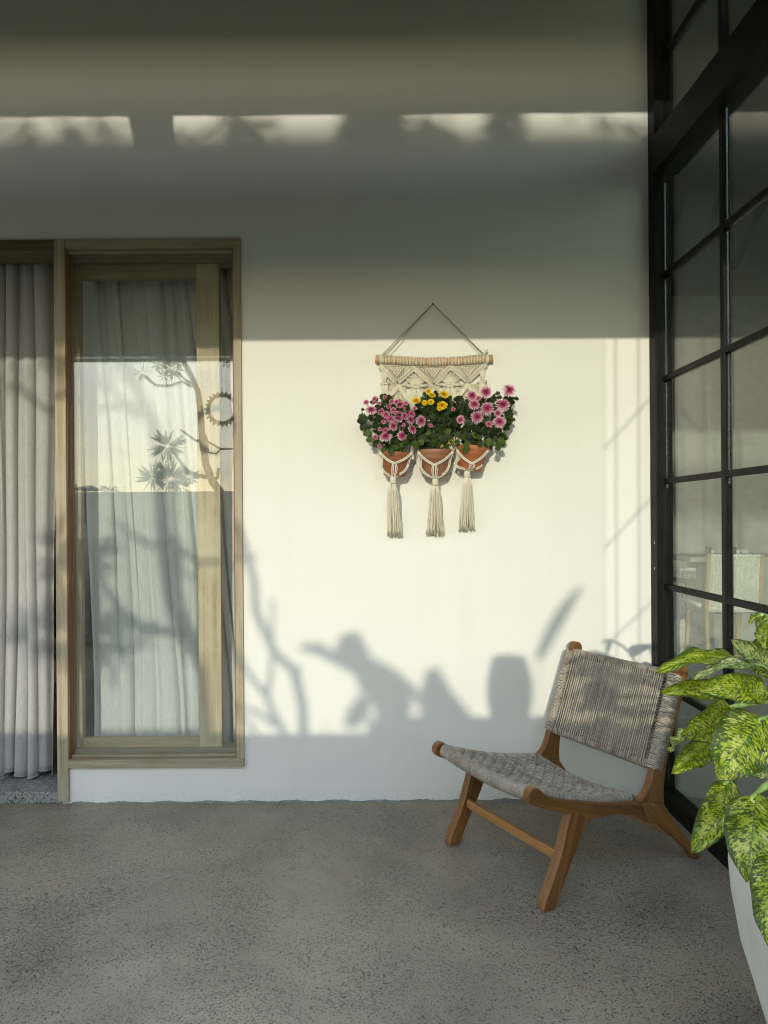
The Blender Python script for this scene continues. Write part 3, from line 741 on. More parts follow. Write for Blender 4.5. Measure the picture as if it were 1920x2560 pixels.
# counter with tray and glasses
cnt = thing('concrete_counter', 'grey concrete counter inside the glazed room', 'counter', (4.2, 3.8, 0))
DC = 7.1
cx0, cx1 = PD(1722, 1400, DC).x, PD(1990, 1400, DC).x; cz = PD(1800, 1392, DC).z; yc_ = DC - D
box('counter_body', cx0 + .25, cx1, yc_, yc_ + 0.6, 0, cz - .05, M_CONC, cnt, 0.004)
box('counter_top', cx0, cx1, yc_ - 0.04, yc_ + 0.64, cz - .05, cz, M_CONC, cnt, 0.004)
M_TERR = aggregate('speckled_slab', (0.62, 0.60, 0.52), (0.5, 0.48, 0.42), 0.8, 2.5, 0.6)
blk = thing('terrazzo_block', 'speckled stone block low on the left beyond the glass', 'block', PD(1722, 1445, 6.9))
a, b = PD(1700, 1420, 6.9), PD(1741, 1446, 6.9)
MB().box(a.x, b.x, a.y, a.y + .2, b.z, a.z).build('slab', M_TERR, blk, bevel=.004)
b2, c2_ = PD(1699, 1458, 6.9), PD(1713, 1500, 6.9)
MB().box(b2.x, c2_.x, a.y, a.y + .2, 0, b2.z).build('support', M_TERR, blk, bevel=.004)
tray = PD(1812, 1382, DC)
tr0, tr1 = PD(1737, 1382, DC).x, PD(1888, 1382, DC).x
tt = thing('serving_tray', 'dark flat tray carrying small glasses on the concrete counter', 'tray', (tray.x, yc_ + .2, cz))
MB().box(tr0, tr1, yc_ + .04, yc_ + .34, cz + .002, cz + .018).build('tray_board', simple('dark_tray', (0.03, 0.03, 0.03), 0.4), tt, bevel=.004)
M_CUP = simple('clear_tumbler', (0.55, 0.58, 0.56), 0.08, 0.8)
M_DKC = simple('dark_cup', (0.05, 0.05, 0.05), 0.2, 0.6)
cup = MB().lathe([(.001, 0), (.024, 0), (.030, .055), (.027, .055), (.022, .006), (.001, .006)], n=14).mesh('tumbler', M_CUP, True)
lab = {1776: 'dark cup at the left of the tray beside a bright glint', 1785: 'pale tumbler beside the dark cup on the tray', 1840: 'taller dark cup near the middle of the tray', 1848: 'small tumbler right of the middle on the tray', 1863: 'small tumbler near the right end of the tray', 1870: 'last small tumbler at the right end of the tray'}
for px, lb in lab.items():
    q = PD(px, 1378, DC + .15)
    dk = px in (1776, 1840)
    o = link('tumbler', cup if not dk else cup.copy(), None, (q.x, yc_ + .19, cz + .019), None, (1, 1, 1.25 if dk else .8))
    if dk: o.data.materials[0] = M_DKC
    tag(o, lb, 'cup', 'cups on the serving tray')

# woven dining chair behind the glass
M_ASH = wood('pale_ash_wood', (0, 0, 1), (0.36, 0.23, 0.12), (0.52, 0.36, 0.20), 0.5, 0.3, 30)
M_CORDW = simple('pale_cord', (0.78, 0.78, 0.70), 0.85, 0.1, 0.25, 60)
dch = thing('woven_dining_chair', 'pale wooden dining chair with white cord woven back beyond the glass', 'chair', PD(1835, 1706, 5.8))
def Q(px, py, dd=0.0): return PD(px, py, 5.8 + dd)
MB().tube([Q(1772, 1384), Q(1768, 1440), Q(1765, 1511), Q(1768, 1600), Q(1771, 1706)], [.018, .02, .021, .02, .014], 8).build('leg', M_ASH, dch, smooth=True)
MB().tube([Q(1906, 1386), Q(1903, 1440), Q(1899, 1513), Q(1902, 1600), Q(1906, 1706)], [.018, .02, .021, .02, .014], 8).build('leg', M_ASH, dch, smooth=True)
MB().tube([Q(1723, 1525, .42), Q(1717, 1600, .42), Q(1711, 1690, .40)], [.019, .018, .013], 8).build('leg', M_ASH, dch, smooth=True)
MB().tube([Q(1849, 1530, .42), Q(1843, 1600, .42), Q(1838, 1690, .40)], [.019, .018, .013], 8).build('leg', M_ASH, dch, smooth=True)
MB().tube([Q(1772, 1638), Q(1902, 1640)], .011, 8).build('stretcher', M_ASH, dch, smooth=True)
MB().tube([Q(1716, 1618, .42), Q(1768, 1634)], .011, 8).build('stretcher', M_ASH, dch, smooth=True)
MB().tube([Q(1700, 1499, .5), Q(1725, 1504, .3), Q(1750, 1514, .05)], [.016, .022, .018], 8).build('armrest', M_CORDW, dch, smooth=True)
seat_ = MB(); A_, B_, C_, E_ = Q(1768, 1520), Q(1900, 1520), Q(1849, 1522, .44), Q(1723, 1520, .44)
seat_.grid(lambda u, w: (A_.lerp(B_, u)).lerp(E_.lerp(C_, u), w) - Vector((0, 0, .02 * math.sin(math.pi * u) * math.sin(math.pi * w))), 8, 8)
o = seat_.build('seat', M_CORDW, dch, smooth=True); md = o.modifiers.new('t', 'SOLIDIFY'); md.thickness = .03
TL_, TR_, BL_, BR_ = Q(1777, 1390, -.01), Q(1900, 1390, -.01), Q(1771, 1522, -.01), Q(1896, 1522, -.01)
MB().tube([TL_, TR_], .016, 8).build('back_rail', M_CORDW, dch, smooth=True); MB().tube([BL_, BR_], .014, 8).build('back_rail', M_CORDW, dch, smooth=True)
wv_ = MB(); random.seed(3)
for k in range(56):
    u = (k + .5) / 56; a, b = TL_.lerp(TR_, u), BL_.lerp(BR_, u)
    wv_.tube([a + Vector((0, -.006, 0)), a.lerp(b, .5) + Vector((random.uniform(-.002, .002), .002, 0)), b + Vector((0, -.006, 0))], .0028, 4)
for k in range(13):
    for (u0, v0, u1, v1) in ((0, .15 + .05 * k, .75, .62 + .03 * k if .62 + .03 * k < 1 else 1), (1, .18 + .05 * k, .2, .60 + .03 * k)):
        g = lambda u, v: TL_.lerp(TR_, u).lerp(BL_.lerp(BR_, u), min(v, 1)) + Vector((0, -.012, 0))
        wv_.tube([g(u0, v0), g((u0 + u1) / 2, (v0 + v1) / 2), g(u1, v1)], .0026, 4)
o = wv_.build('woven_back', M_CORDW, dch)

# ------------------------------------------------------------------ macrame hanging with its three sling pots
M_COTTON = None
t = NT('cotton_cord'); v = t.obj(); n_ = t.noise(v, 420, 3, .7)
col = t.mix(t.ramp(n_, [(.3, 0.0), (.7, 1.0)]), (0.60, 0.55, 0.42), (0.80, 0.76, 0.62))
M_COTTON = t.end(t.pbr(col, 0.9, 0.1, t.bump(n_, 0.5, 0.0015)))
M_DOWEL = wood('dowel_wood', (1, 0, 0), (0.38, 0.22, 0.10), (0.55, 0.36, 0.18), 0.5, 0.3, 60)
MPX = 0.001896
def m5(x, y, yy=-0.02): return P(920 + x / 5.184, 860 + y / 5.184, yy)
def k5(x, y, yy=-0.02): return P(880 + x / 3.77, 1080 + y / 3.77, yy)
nail = MB().lathe([(.001, 0), (.0035, 0), (.0035, .004), (.0015, .004), (.0015, .022)], (0, 0, 0), 10, Matrix.Rotation(R(-90), 3, 'X')).build('wall_nail', simple('dark_nail', (0.02, 0.02, 0.02), 0.4), None)
nl = P(880 + 763 / 3.77, 720 + 147 / 3.77, -0.021); nail.location = nl
tag(nail, 'small dark nail in the wall holding the cotton hanging', 'nail')
mac = thing('macrame_hanging', 'cream cotton macrame wall hanging on a wooden rod with three pot slings and tassels', 'wall hanging', m5(855, 235))
def dz(x): return 40 * math.sin(math.pi * min(1, max(0, (x - 95) / 1520))) ** 1.2 - 8 * (x - 95) / 1520
rod = [m5(x, 196 + dz(x), -.028) for x in (95, 300, 500, 700, 855, 1000, 1200, 1400, 1617)]
MB().tube(rod, .0185, 14).build('rod', M_DOWEL, mac, smooth=True, bevel=.002)
def hang(a, b, nm='hanging_cord', r=.0021):
    MB().tube([a, a.lerp(b, .5) + Vector((0, -.003, -.002)), b], r, 6).build(nm, M_COTTON, mac, smooth=True)
top = nl + Vector((0, .004, .0))
M_GREYC = simple('grey_cord', (0.36, 0.34, 0.27), 0.9, 0.1, 0.2, 90)
for a in (m5(195, 125, -.020), m5(225, 160, -.045), m5(1500, 130, -.020), m5(1475, 118, -.045)):
    MB().tube([top, top.lerp(a, .5) + Vector((0, -.002, -.001)), a], .0021, 6).build('hanging_cord', M_GREYC, mac, smooth=True)
# loops over the rod
mb = MB(); x = 165
random.seed(11)
gaps = (300, 372, 662, 1020, 1062, 1222, 760)
while x < 1530:
    if any(abs(x - g) < 9 for g in gaps): x += 9; continue
    zc = m5(x, 196 + dz(x), -.028); r_ = .0205 + random.uniform(0, .0015); w_ = random.uniform(-.0012, .0012)
    pts = [(zc.x + w_ * math.sin(a * 2), zc.y - math.sin(a) * r_, zc.z + math.cos(a) * r_ * 1.02) for a in [2 * math.pi * k / 12 for k in range(12)]]
    mb.tube(pts, .0021, 5, closed=True); x += random.uniform(17.5, 20.5)
mb.build('rod_loops', M_COTTON, mac, smooth=True)
# knotted panel
mb = MB()
def cord(pts, r=.0021, n=5, wob=0.0, yy=-.020):
    q = [m5(p[0], p[1], p[2] if len(p) > 2 else yy) for p in pts]
    if wob: q = [p + Vector((random.uniform(-wob, wob), random.uniform(-wob, wob), random.uniform(-wob, wob))) for p in q]
    mb.tube(q, r, n)
def knot(x, y, r=9, yy=-.024, an=0.0):
    c = m5(x, y, yy); s = r / 5.184 * MPX
    pts = [c + Vector((math.cos(a) * s * 1.15 * math.cos(an) - math.sin(a) * s * .55 * math.sin(an), -.001 * math.sin(2 * a), math.cos(a) * s * 1.15 * math.sin(an) + math.sin(a) * s * .55 * math.cos(an))) for a in [2 * math.pi * k / 7 for k in range(7)]]
    mb.tube(pts, .0021, 5, closed=True)
ZIG = [(165, 262), (375, 475), (590, 285), (850, 500), (1062, 262), (1292, 450), (1522, 240)]
def zig(x):
    for (a, b), (c, d_) in zip(ZIG, ZIG[1:]):
        if a <= x <= c: return b + (d_ - b) * (x - a) / (c - a)
    return 260
# header line of knots under the rod
x = 170
while x < 1525:
    knot(x, 268 + dz(x) * .8, 9, -.024); x += 17
for (a, b), (c, d_) in zip(ZIG, ZIG[1:]):
    L = math.hypot(c - a, d_ - b); nx, ny = -(d_ - b) / L, (c - a) / L
    if ny < 0: nx, ny = -nx, -ny
    for off, rr_ in ((0, .0034), (17, .0026)):
        cord([(a + nx * off, b + ny * off, -.031 + off * .0001), ((a + c) / 2 + nx * off, (b + d_) / 2 + ny * off, -.032), (c + nx * off, d_ + ny * off, -.031)], rr_, 6)
    m = int(L / 13); an = math.atan2(-(d_ - b), c - a)
    for i in range(m):
        f_ = (i + .5) / m; x, y = a + (c - a) * f_, b + (d_ - b) * f_
        knot(x + nx * 9, y + ny * 9, 8, -.029, an + 1.57)
        if i % 1 == 0: knot(x + nx * 33, y + ny * 33, 9, -.025, an + 1.2)
        if abs(nx) > .1 and i % 2: knot(x + nx * 48, y + ny * 48, 8, -.024, an + .6)
# vertical strands above the zigzag with a knotted patch in each triangle
x = 176
while x < 1520:
    zt = 270 + dz(x) * .8; zb = zig(x)
    if zb > zt + 12: cord([(x + random.uniform(-3, 3), zt), (x + random.uniform(-4, 4), (zt + zb) / 2), (x, zb)], .0020)
    x += 12.5
for cxk in (375, 850, 1300):
    dd_ = dz(cxk) * .8
    for r_i in range(5):
        n = 5 - r_i
        for k in range(n):
            knot(cxk + (k - (n - 1) / 2) * 38, 292 + dd_ + r_i * 25, 11, -.027); knot(cxk + (k - (n - 1) / 2) * 38, 300 + dd_ + r_i * 25, 10, -.029)
# sunburst fans
for fx, fy in ((625, 548), (1065, 535), (222, 500), (1478, 478)):
    half = fx in (222, 1478)
    n = 30 if not half else 12
    for k in range(n):
        a = math.pi * (-.03 + 1.06 * k / (n - 1)); R_ = 165 + 22 * math.sin(k * 2.3)
        if half: a = math.pi * (.42 + .16 * k / (n - 1)); R_ = 165
        if not half and (.06 < a / math.pi < .14 or .86 < a / math.pi < .93): R_ = 90
        cord([(fx + math.cos(a) * R_, fy - math.sin(a) * R_ * (.98 if half else 1.0)), (fx + math.cos(a) * R_ * .5, fy - math.sin(a) * R_ * .52 - 6, -.027), (fx + math.cos(a) * 34, fy - 6 + (abs(math.cos(a)) * 4), -.030)], .0022)
    for k in range(3): cord([(fx - 58, fy + 2 + k * 9, -.028), (fx, fy + k * 8 + 4, -.038), (fx + 62, fy - 4 + k * 9, -.028)], .0023)
    n2 = 22 if not half else 10
    for k in range(n2):
        f_ = (k / (n2 - 1) - .5) * 2; sp = 115 if not half else 48
        if not half and abs(f_) < .12: continue
        cord([(fx + f_ * 36, fy + 20, -.030), (fx + f_ * sp * .62, fy + 90, -.026), (fx + f_ * sp, fy + 200), (fx + f_ * sp * 1.05, fy + 320)], .0022)
# lower chevrons and dense strips
for px_, py_, l_, r_ in ((398, 580, (262, 715), (590, 860)), (845, 640, (700, 800), (1000, 800)), (1290, 565, (1150, 740), (1440, 720))):
    for e in (l_, r_):
        L = math.hypot(e[0] - px_, e[1] - py_); an = math.atan2(-(e[1] - py_), e[0] - px_)
        cord([(px_, py_, -.031), ((px_ + e[0]) / 2, (py_ + e[1]) / 2, -.033), (e[0], e[1], -.031)], .0034, 6)
        cord([(px_, py_ - 17, -.029), ((px_ + e[0]) / 2, (py_ + e[1]) / 2 - 17, -.031), (e[0], e[1] - 17, -.029)], .0026, 6)
        m = int(L / 14)
        for i in range(m):
            f_ = (i + .5) / m; x, y = px_ + (e[0] - px_) * f_, py_ + (e[1] - py_) * f_
            for o_ in (10, -28, -44, -60): knot(x, y + o_ + random.uniform(-3, 3), 9, -.025, an + random.uniform(1.1, 1.8))
    for k in range(12):
        x = px_ - 95 + k * 17; y = py_ + abs(x - px_) * 1.0
        cord([(x, y + 10), (x + random.uniform(-3, 3), y + 150), (x, 960)], .0024)
# diamond patches between fans
for cx_, cy_ in ((375, 510), (850, 560), (1292, 490), (440, 640), (1180, 640), (1390, 640), (300, 600), (1440, 560), (770, 640), (930, 630)):
    for k in range(9): knot(cx_ + random.uniform(-48, 48), cy_ + random.uniform(-45, 60), 10, -.022, random.uniform(.6, 2.4))
# close strands behind the lower half
x = 188
while x < 1500:
    if not any(abs(x - g) < 26 for g in (520, 745, 945, 1210)): cord([(x, 500 + 30 * math.sin(x * .02), -.015), (x + random.uniform(-5, 5), 700, -.016), (x + random.uniform(-4, 4), 900, -.016)], .0024)
    x += 13
# outer edge strands
for s_, xs_ in ((1, (158, 178, 190, 172)), (-1, (1522, 1512, 1502, 1505))):
    for k in range(7): cord([(xs_[0] + s_ * k * 8, 262), (xs_[1] + s_ * k * 8, 400), (xs_[2] + s_ * k * 6, 500), (xs_[3] + s_ * k * 10, 700), (xs_[3] + s_ * k * 10, 900)], .0023)
mb.build('knotted_panel', M_COTTON, mac, smooth=True)
# little cut ends of cord at both rod ends
mb = MB()
for bx, by in ((195, 130), (1530, 100)):
    mb = MB(); ex = 165 if bx < 900 else 1545
    for k in range(6): a = m5(bx, by + 12, -.03); mb.tube([a, a + Vector((random.uniform(-.008, .012), random.uniform(-.01, .004), random.uniform(.004, .016)))], .002, 5)
    for k in range(3):
        zc = m5(ex + k * 7 - 7, 196, -.028); pts = [(zc.x, zc.y - math.sin(a) * .0215, zc.z + math.cos(a) * .0215) for a in [2 * math.pi * j / 12 for j in range(12)]]
        mb.tube(pts, .0023, 5, closed=True)
    mb.build('rod_end_knot', M_COTTON, mac, smooth=True)

# pots
def clay(name, c1, c2):
    t = NT(name); v = t.obj(); n1 = t.noise(v, 9, 5, .6, .4); n2 = t.noise(v, 60, 3)
    col = t.mix(t.ramp(n1, [(.35, 0.0), (.68, 1.0)]), c1, c2)
    return t.end(t.pbr(col, .55, .35, t.bump(n2, .08, .003)))
M_POT = clay('terracotta_plastic', (0.24, 0.085, 0.038), (0.31, 0.12, 0.06))
M_POT2 = clay('dusty_terracotta', (0.24, 0.10, 0.055), (0.33, 0.17, 0.105))
M_POT3 = clay('bright_terracotta', (0.36, 0.115, 0.045), (0.42, 0.15, 0.07))
M_SOIL = simple('potting_soil', (0.025, 0.018, 0.012), 0.95, 0.1, 0.4, 60, 0.8, 80)
YP = -0.105
pots = [dict(top=k5(418, 196, YP), bot=k5(402, 415, YP), r=.0735, m=M_POT, lab='terracotta pot of small pink chrysanthemums, left in the hanging'),
        dict(top=k5(785, 172, YP), bot=k5(785, 418, YP), r=.0790, m=M_POT2, lab='dusty terracotta pot of yellow chrysanthemums, in the middle sling'),
        dict(top=k5(1136, 138, YP), bot=k5(1112, 362, YP), r=.0770, m=M_POT3, lab='bright terracotta pot of large pale pink chrysanthemums, right in the hanging')]
plants = []
for i, p in enumerate(pots):
    ax = (p['top'] - p['bot']); Hh = ax.length; q = ax.to_track_quat('Z', 'Y').to_matrix(); r = p['r']
    th = thing('potted_chrysanthemum', p['lab'], 'potted plant', p['bot'], 'potted flowers in the macrame slings')
    pr = [(.001, 0), (r * .66, 0), (r * .70, .004), (r * .90, Hh - .026), (r * .965, Hh - .024), (r * 1.0, Hh - .004), (r * .985, Hh), (r * .93, Hh), (r * .91, Hh - .02), (r * .86, Hh - .05), (.001, Hh - .05)]
    MB().lathe(pr, p['bot'], 40, q).build('pot', p['m'], th, smooth=True, bevel=.0)
    MB().lathe([(.001, Hh - .013), (r * .5, Hh - .010), (r * .90, Hh - .016)], p['bot'], 24, q).build('soil', M_SOIL, th, smooth=True)
    plants.append(th); p['ax'] = ax.normalized()
# slings and tassels
def ropes(mb, pts, r=.0028, sep=.0032):
    """a pair of cords side by side along a path"""
    pts = [Vector(p) for p in pts]; out = ([], [])
    for i, p in enumerate(pts):
        t = (pts[min(i + 1, len(pts) - 1)] - pts[max(i - 1, 0)]).normalized(); s = t.cross(Vector((0, 1, 0)))
        if s.length < .01: s = Vector((1, 0, 0))
        s.normalize(); tw = math.sin(i * 1.1)
        out[0].append(p + s * sep + Vector((0, .001 * tw, 0))); out[1].append(p - s * sep - Vector((0, .001 * tw, 0)))
    for o in out: mb.tube(o, r, 6)
def smooth_path(pts, n=5):
    pts = [Vector(p) for p in pts]; out = []
    for i in range(len(pts) - 1):
        p0, p1, p2, p3 = pts[max(i - 1, 0)], pts[i], pts[i + 1], pts[min(i + 2, len(pts) - 1)]
        for k in range(n):
            t = k / n
            out.append(.5 * ((2 * p1) + (p2 - p0) * t + (2 * p0 - 5 * p1 + 4 * p2 - p3) * t * t + (3 * p1 - p0 - 3 * p2 + p3) * t ** 3))
    out.append(pts[-1]); return out
def blob(mb, c, rx, rz, ry=.008):
    prof = [(.001, -1), (.6, -.8), (1, -.3), (1, .3), (.6, .8), (.001, 1)]
    v = []; n = 8
    for (r_, z_) in prof:
        for k in range(n): a = 2 * math.pi * k / n; v.append(c + Vector((r_ * rx * math.cos(a), r_ * ry * math.sin(a), z_ * rz)))
    fs = [(i * n + k, i * n + (k + 1) % n, (i + 1) * n + (k + 1) % n, (i + 1) * n + k) for i in range(5) for k in range(n)]
    mb.add(v, fs)
SL = [dict(L=(262, 150), LK=(268, 200), lo=(275, 325), C=(400, 296), R=(558, 205), ro=(525, 322), B=(388, 425), W=(388, 455), ww=27, S0=(382, 492), S1=(400, 985), w0=42, w1=64, rimb=.055),
      dict(L=(612, 165), LK=(632, 200), lo=(645, 330), C=(778, 312), R=(945, 195), ro=(912, 330), B=(783, 440), W=(785, 470), ww=27, S0=(785, 505), S1=(788, 972), w0=38, w1=82, rimb=.055),
      dict(L=(965, 100), LK=(998, 185), lo=(968, 300), C=(1130, 298), R=(1275, 185), ro=(1215, 318), B=(1100, 360), W=(1085, 400), ww=29, S0=(1088, 430), S1=(1078, 928), w0=38, w1=70, rimb=.055)]
for i, s in enumerate(SL):
    yf = YP - pots[i]['r'] * .93
    K = lambda p, y: k5(p[0], p[1], y)
    sg = MB()
    # upper V in front of the pot
    L_, C_k, R_k = K(s['LK'], YP - .045), K(s['C'], yf), K(s['R'], YP - .045)
    midL = K(((s['LK'][0] + s['C'][0]) / 2 - 6, (s['LK'][1] + s['C'][1]) / 2 + 10), YP - .068); midR = K(((s['R'][0] + s['C'][0]) / 2 + 8, (s['R'][1] + s['C'][1]) / 2 + 9), YP - .068)
    ropes(sg, smooth_path([L_, midL, C_k])); ropes(sg, smooth_path([R_k, midR, C_k]))
    blob(sg, C_k + Vector((0, -.004, 0)), .011, .0055); blob(sg, R_k, .008, .008); blob(sg, L_, .008, .008)
    # up to the panel
    ropes(sg, smooth_path([L_, K((s['LK'][0] - 12, s['LK'][1] - 60), YP), K((s['LK'][0] + 10, s['LK'][1] - 260), -.03)]), .0026)
    ropes(sg, smooth_path([R_k, K((s['R'][0] + 14, s['R'][1] - 60), YP), K((s['R'][0] + 4, s['R'][1] - 260), -.03)]), .0026)
    # side loops down to the wrap
    Bk = K(s['B'], YP - .035)
    lo, ro = K(s['lo'], YP - .035), K(s['ro'], YP - .035)
    ropes(sg, smooth_path([L_ + Vector((.0, .01, 0)), K((s['LK'][0] + 16, (s['LK'][1] + s['lo'][1]) / 2), YP - .03), lo]), .0025)
    ropes(sg, smooth_path([L_ + Vector((-.004, .01, 0)), K((s['LK'][0] - 10, (s['LK'][1] + s['lo'][1]) / 2 + 10), YP - .02), lo]), .0025)
    ropes(sg, smooth_path([R_k + Vector((0, .01, 0)), K((s['ro'][0] + 14, (s['R'][1] + s['ro'][1]) / 2), YP - .03), ro]), .0025)
    blob(sg, lo, .007, .007); blob(sg, ro, .007, .007)
    ropes(sg, smooth_path([lo, K(((s['lo'][0] * .6 + s['B'][0] * .4) - 12, s['lo'][1] * .45 + s['B'][1] * .55), YP - .05), Bk]), .0026)
    ropes(sg, smooth_path([ro, K(((s['ro'][0] * .6 + s['B'][0] * .4) + 12, s['ro'][1] * .45 + s['B'][1] * .55), YP - .05), Bk]), .0026)
    for dx_ in (-22, -9, 9, 22):
        sg.tube(smooth_path([C_k + Vector((dx_ * .00042, -.002, 0)), K((s['C'][0] + dx_ * 1.1, (s['C'][1] * .5 + s['B'][1] * .5)), yf + .006), Bk + Vector((dx_ * .0003, -.006, 0))]), .0026, 6)
    sg.build('pot_sling', M_COTTON, mac, smooth=True)
    tw = MB(); W_ = K(s['W'], YP - .035); ww = s['ww'] / 3.77 * MPX * .95
    h_ = .026
    for k in range(9):
        zc = W_ + Vector((0, 0, h_ / 2 - k * h_ / 8)); f_ = .86 + .14 * math.sin(math.pi * k / 8)
        tw.tube([zc + Vector((math.cos(a) * ww * f_, math.sin(a) * ww * .8 * f_, .0008 * math.sin(a + k))) for a in [2 * math.pi * j / 14 for j in range(14)]], .0022, 5, closed=True)
    two = tw.build('tassel_wrap', M_COTTON, mac, smooth=True)
    ts = MB(); S0, S1 = K(s['S0'], YP - .035), K(s['S1'], -.028)
    w0, w1 = s['w0'] / 3.77 * MPX, s['w1'] / 3.77 * MPX
    for k in range(34):
        a = 2 * math.pi * random.random(); rr_ = random.uniform(.25, 1.1) ** .5
        cx_, cy_ = math.cos(a) * rr_, math.sin(a) * rr_
        ln = random.uniform(.965, 1.02)
        pts = []
        for j in range(8):
            f_ = j / 7; c = S0.lerp(S0 + (S1 - S0) * ln, f_); w_ = (w0 * (.62 + .38 * min(1, f_ * 6))) * (1 - f_) + w1 * f_
            if f_ == 0: w_ = ww * .9
            pts.append(c + Vector((cx_ * w_ + random.uniform(-.0022, .0022) * f_ * 2, cy_ * w_ * .45 + random.uniform(-.001, .001), 0)))
        ts.tube(pts, [.0025] * 6 + [.0024, .0031], 5)
    ts.tube([S0 + Vector((0, 0, .01)), S0.lerp(S1, .5), S1 + Vector((0, 0, .02))], [ww * .7, w0 * .55, w1 * .38], 8, flat=.45)
    ts.build('tassel', M_COTTON, mac, smooth=True)

# chrysanthemum leaves: three lobed shapes, shared
def leafmat(name, c1, c2, transl=.3, rough=.5):
    t = NT(name); v = t.obj(); oi = t.new('ShaderNodeObjectInfo')
    n1 = t.noise(v, 28, 3, .6)
    f = t.math('ADD', t.math('MULTIPLY', n1, .6), t.math('MULTIPLY', oi.outputs['Random'], .5))
    col = t.mix(t.ramp(f, [(.3, 0.0), (.8, 1.0)]), c1, c2)
    d_ = t.pbr(col, rough, .25, t.bump(n1, .3, .003)); tl = t.new('ShaderNodeBsdfTranslucent'); t.set(tl.inputs['Color'], t.mix(.5, col, (0.20, 0.30, 0.03)))
    return t.end(t.mixsh(transl, d_, tl.outputs[0]))
M_CLEAF = leafmat('chrysanthemum_leaf', (0.010, 0.020, 0.008), (0.030, 0.055, 0.012), .15, .5)
M_CLEAF2 = leafmat('lit_chrysanthemum_leaf', (0.035, 0.075, 0.012), (0.085, 0.14, 0.022), .25, .45)  # lit copy of the leaf: sunlight on the lower leaves put into the colour
def lobed(seed):
    rnd = random.Random(seed); out = []
    prof = [(0, .03), (.12, .07), (.2, .30), (.30, .42), (.36, .30), (.44, .24), (.52, .46), (.64, .50), (.68, .33), (.76, .26), (.84, .30), (.93, .18), (1.0, 0)]
    prof = [(a, b * rnd.uniform(.85, 1.15)) for a, b in prof]
    mb = MB(); v = []; m = len(prof)
    cup_ = rnd.uniform(.1, .35)
    def zf(a, b): return -cup_ * a * a + .22 * abs(b) + .03 * math.sin(a * 20 + b * 9)
    for a, b in prof: v += [(a, -b, zf(a, b)), (a, 0, zf(a, 0)), (a, b, zf(a, b))]
    fs = []
    for i in range(m - 1):
        k = i * 3; fs += [(k, k + 3, k + 4, k + 1), (k + 1, k + 4, k + 5, k + 2)]
    mb.add(v, fs, [(q[0], q[1]) for q in v]); return mb
LV = [lobed(k).mesh('leaf', M_CLEAF, True) for k in range(4)] + [lobed(k + 9).mesh('leaf', M_CLEAF2, True) for k in range(2)]
def place_leaf(parent, c, size, dirv, up, me, name='leaf'):
    x = dirv.normalized(); z = (up - x * up.dot(x))
    if z.length < .05: z = x.orthogonal()
    z.normalize(); y = z.cross(x)
    o = link(name, me, parent)
    m = Matrix((x, y, z)).transposed().to_4x4(); m.translation = c
    o.matrix_basis = m @ Matrix.Scale(size, 4); return o
def w8(x, y): return 900 + x / 8.295, 960 + y / 8.295
def w7(x, y): return 1100 + x / 7.54, 960 + y / 7.54
# flower heads
def petalmat(name, inner, mid, tip):
    t = NT(name); uv = t.new('ShaderNodeSeparateXYZ'); t.l.new(t.uv(), uv.inputs[0])
    col = t.ramp(uv.outputs[0], [(.05, inner), (.42, mid), (.85, tip)])
    d_ = t.pbr(col, .6, .2); tl = t.new('ShaderNodeBsdfTranslucent'); t.set(tl.inputs['Color'], col)
    return t.end(t.mixsh(.25, d_, tl.outputs[0]))
M_PINK = petalmat('pink_petals', (0.30, 0.02, 0.08), (0.52, 0.13, 0.25), (0.86, 0.60, 0.66))
M_PINK2 = petalmat('deep_pink_petals', (0.30, 0.03, 0.09), (0.52, 0.13, 0.25), (0.74, 0.34, 0.46))
M_YEL = petalmat('yellow_petals', (0.55, 0.25, 0.005), (0.85, 0.56, 0.01), (0.90, 0.70, 0.03))
def flower_mesh(seed, m, layers, wid=.17, cup=.2):
    rnd = random.Random(seed); mb = MB()
    for li, (n, r0, r1, elev) in enumerate(layers):
        for k in range(n):
            a = 2 * math.pi * (k + .5 * (li % 2) + rnd.uniform(-.15, .15)) / n; e = elev + rnd.uniform(-.12, .12); L = r1 * rnd.uniform(.9, 1.06)
            ca, sa = math.cos(a), math.sin(a); v = []; uvs = []
            for (f_, w_) in ((0, .25), (.45, .8), (.85, 1.0), (1.0, .45)):
                rad = r0 + (L - r0) * f_; z = .03 * li + math.sin(e) * (rad - r0) - .12 * f_ * f_ * (1 - .25 * li)
                rad2 = r0 + (rad - r0) * math.cos(e); w = wid * w_ * (1 - .12 * li)
                for s_ in (-.5, .5):
                    v.append((rad2 * ca - s_ * w * sa, rad2 * sa + s_ * w * ca, z + (.02 if s_ > 0 else 0))); uvs.append((rad / 1.0 * (1 - .18 * li), 0))
            mb.add(v, [(0, 2, 3, 1), (2, 4, 5, 3), (4, 6, 7, 5)], uvs)
    n = 10; v = [(.0, 0, .24)] + [(.15 * math.cos(2 * math.pi * k / n), .15 * math.sin(2 * math.pi * k / n), .12) for k in range(n)] + [(.12 * math.cos(2 * math.pi * k / n), .12 * math.sin(2 * math.pi * k / n), -.22) for k in range(n)]
    mb.add(v, [(0, 1 + k, 1 + (k + 1) % n) for k in range(n)] + [(1 + k, 11 + k, 11 + (k + 1) % n, 1 + (k + 1) % n) for k in range(n)], [(0.0, 0)] * len(v))
    return mb.mesh('flower', m, True)
LAY = [(17, .10, 1.0, -.05), (15, .09, .84, .28), (12, .08, .62, .6), (9, .06, .42, .95), (6, .03, .26, 1.25)]
FB = [flower_mesh(k, M_PINK, LAY) for k in range(3)]
FS = [flower_mesh(k + 5, M_PINK2, [(14, .08, 1.0, .15), (12, .07, .8, .5), (9, .05, .55, .9)], .24) for k in range(3)]
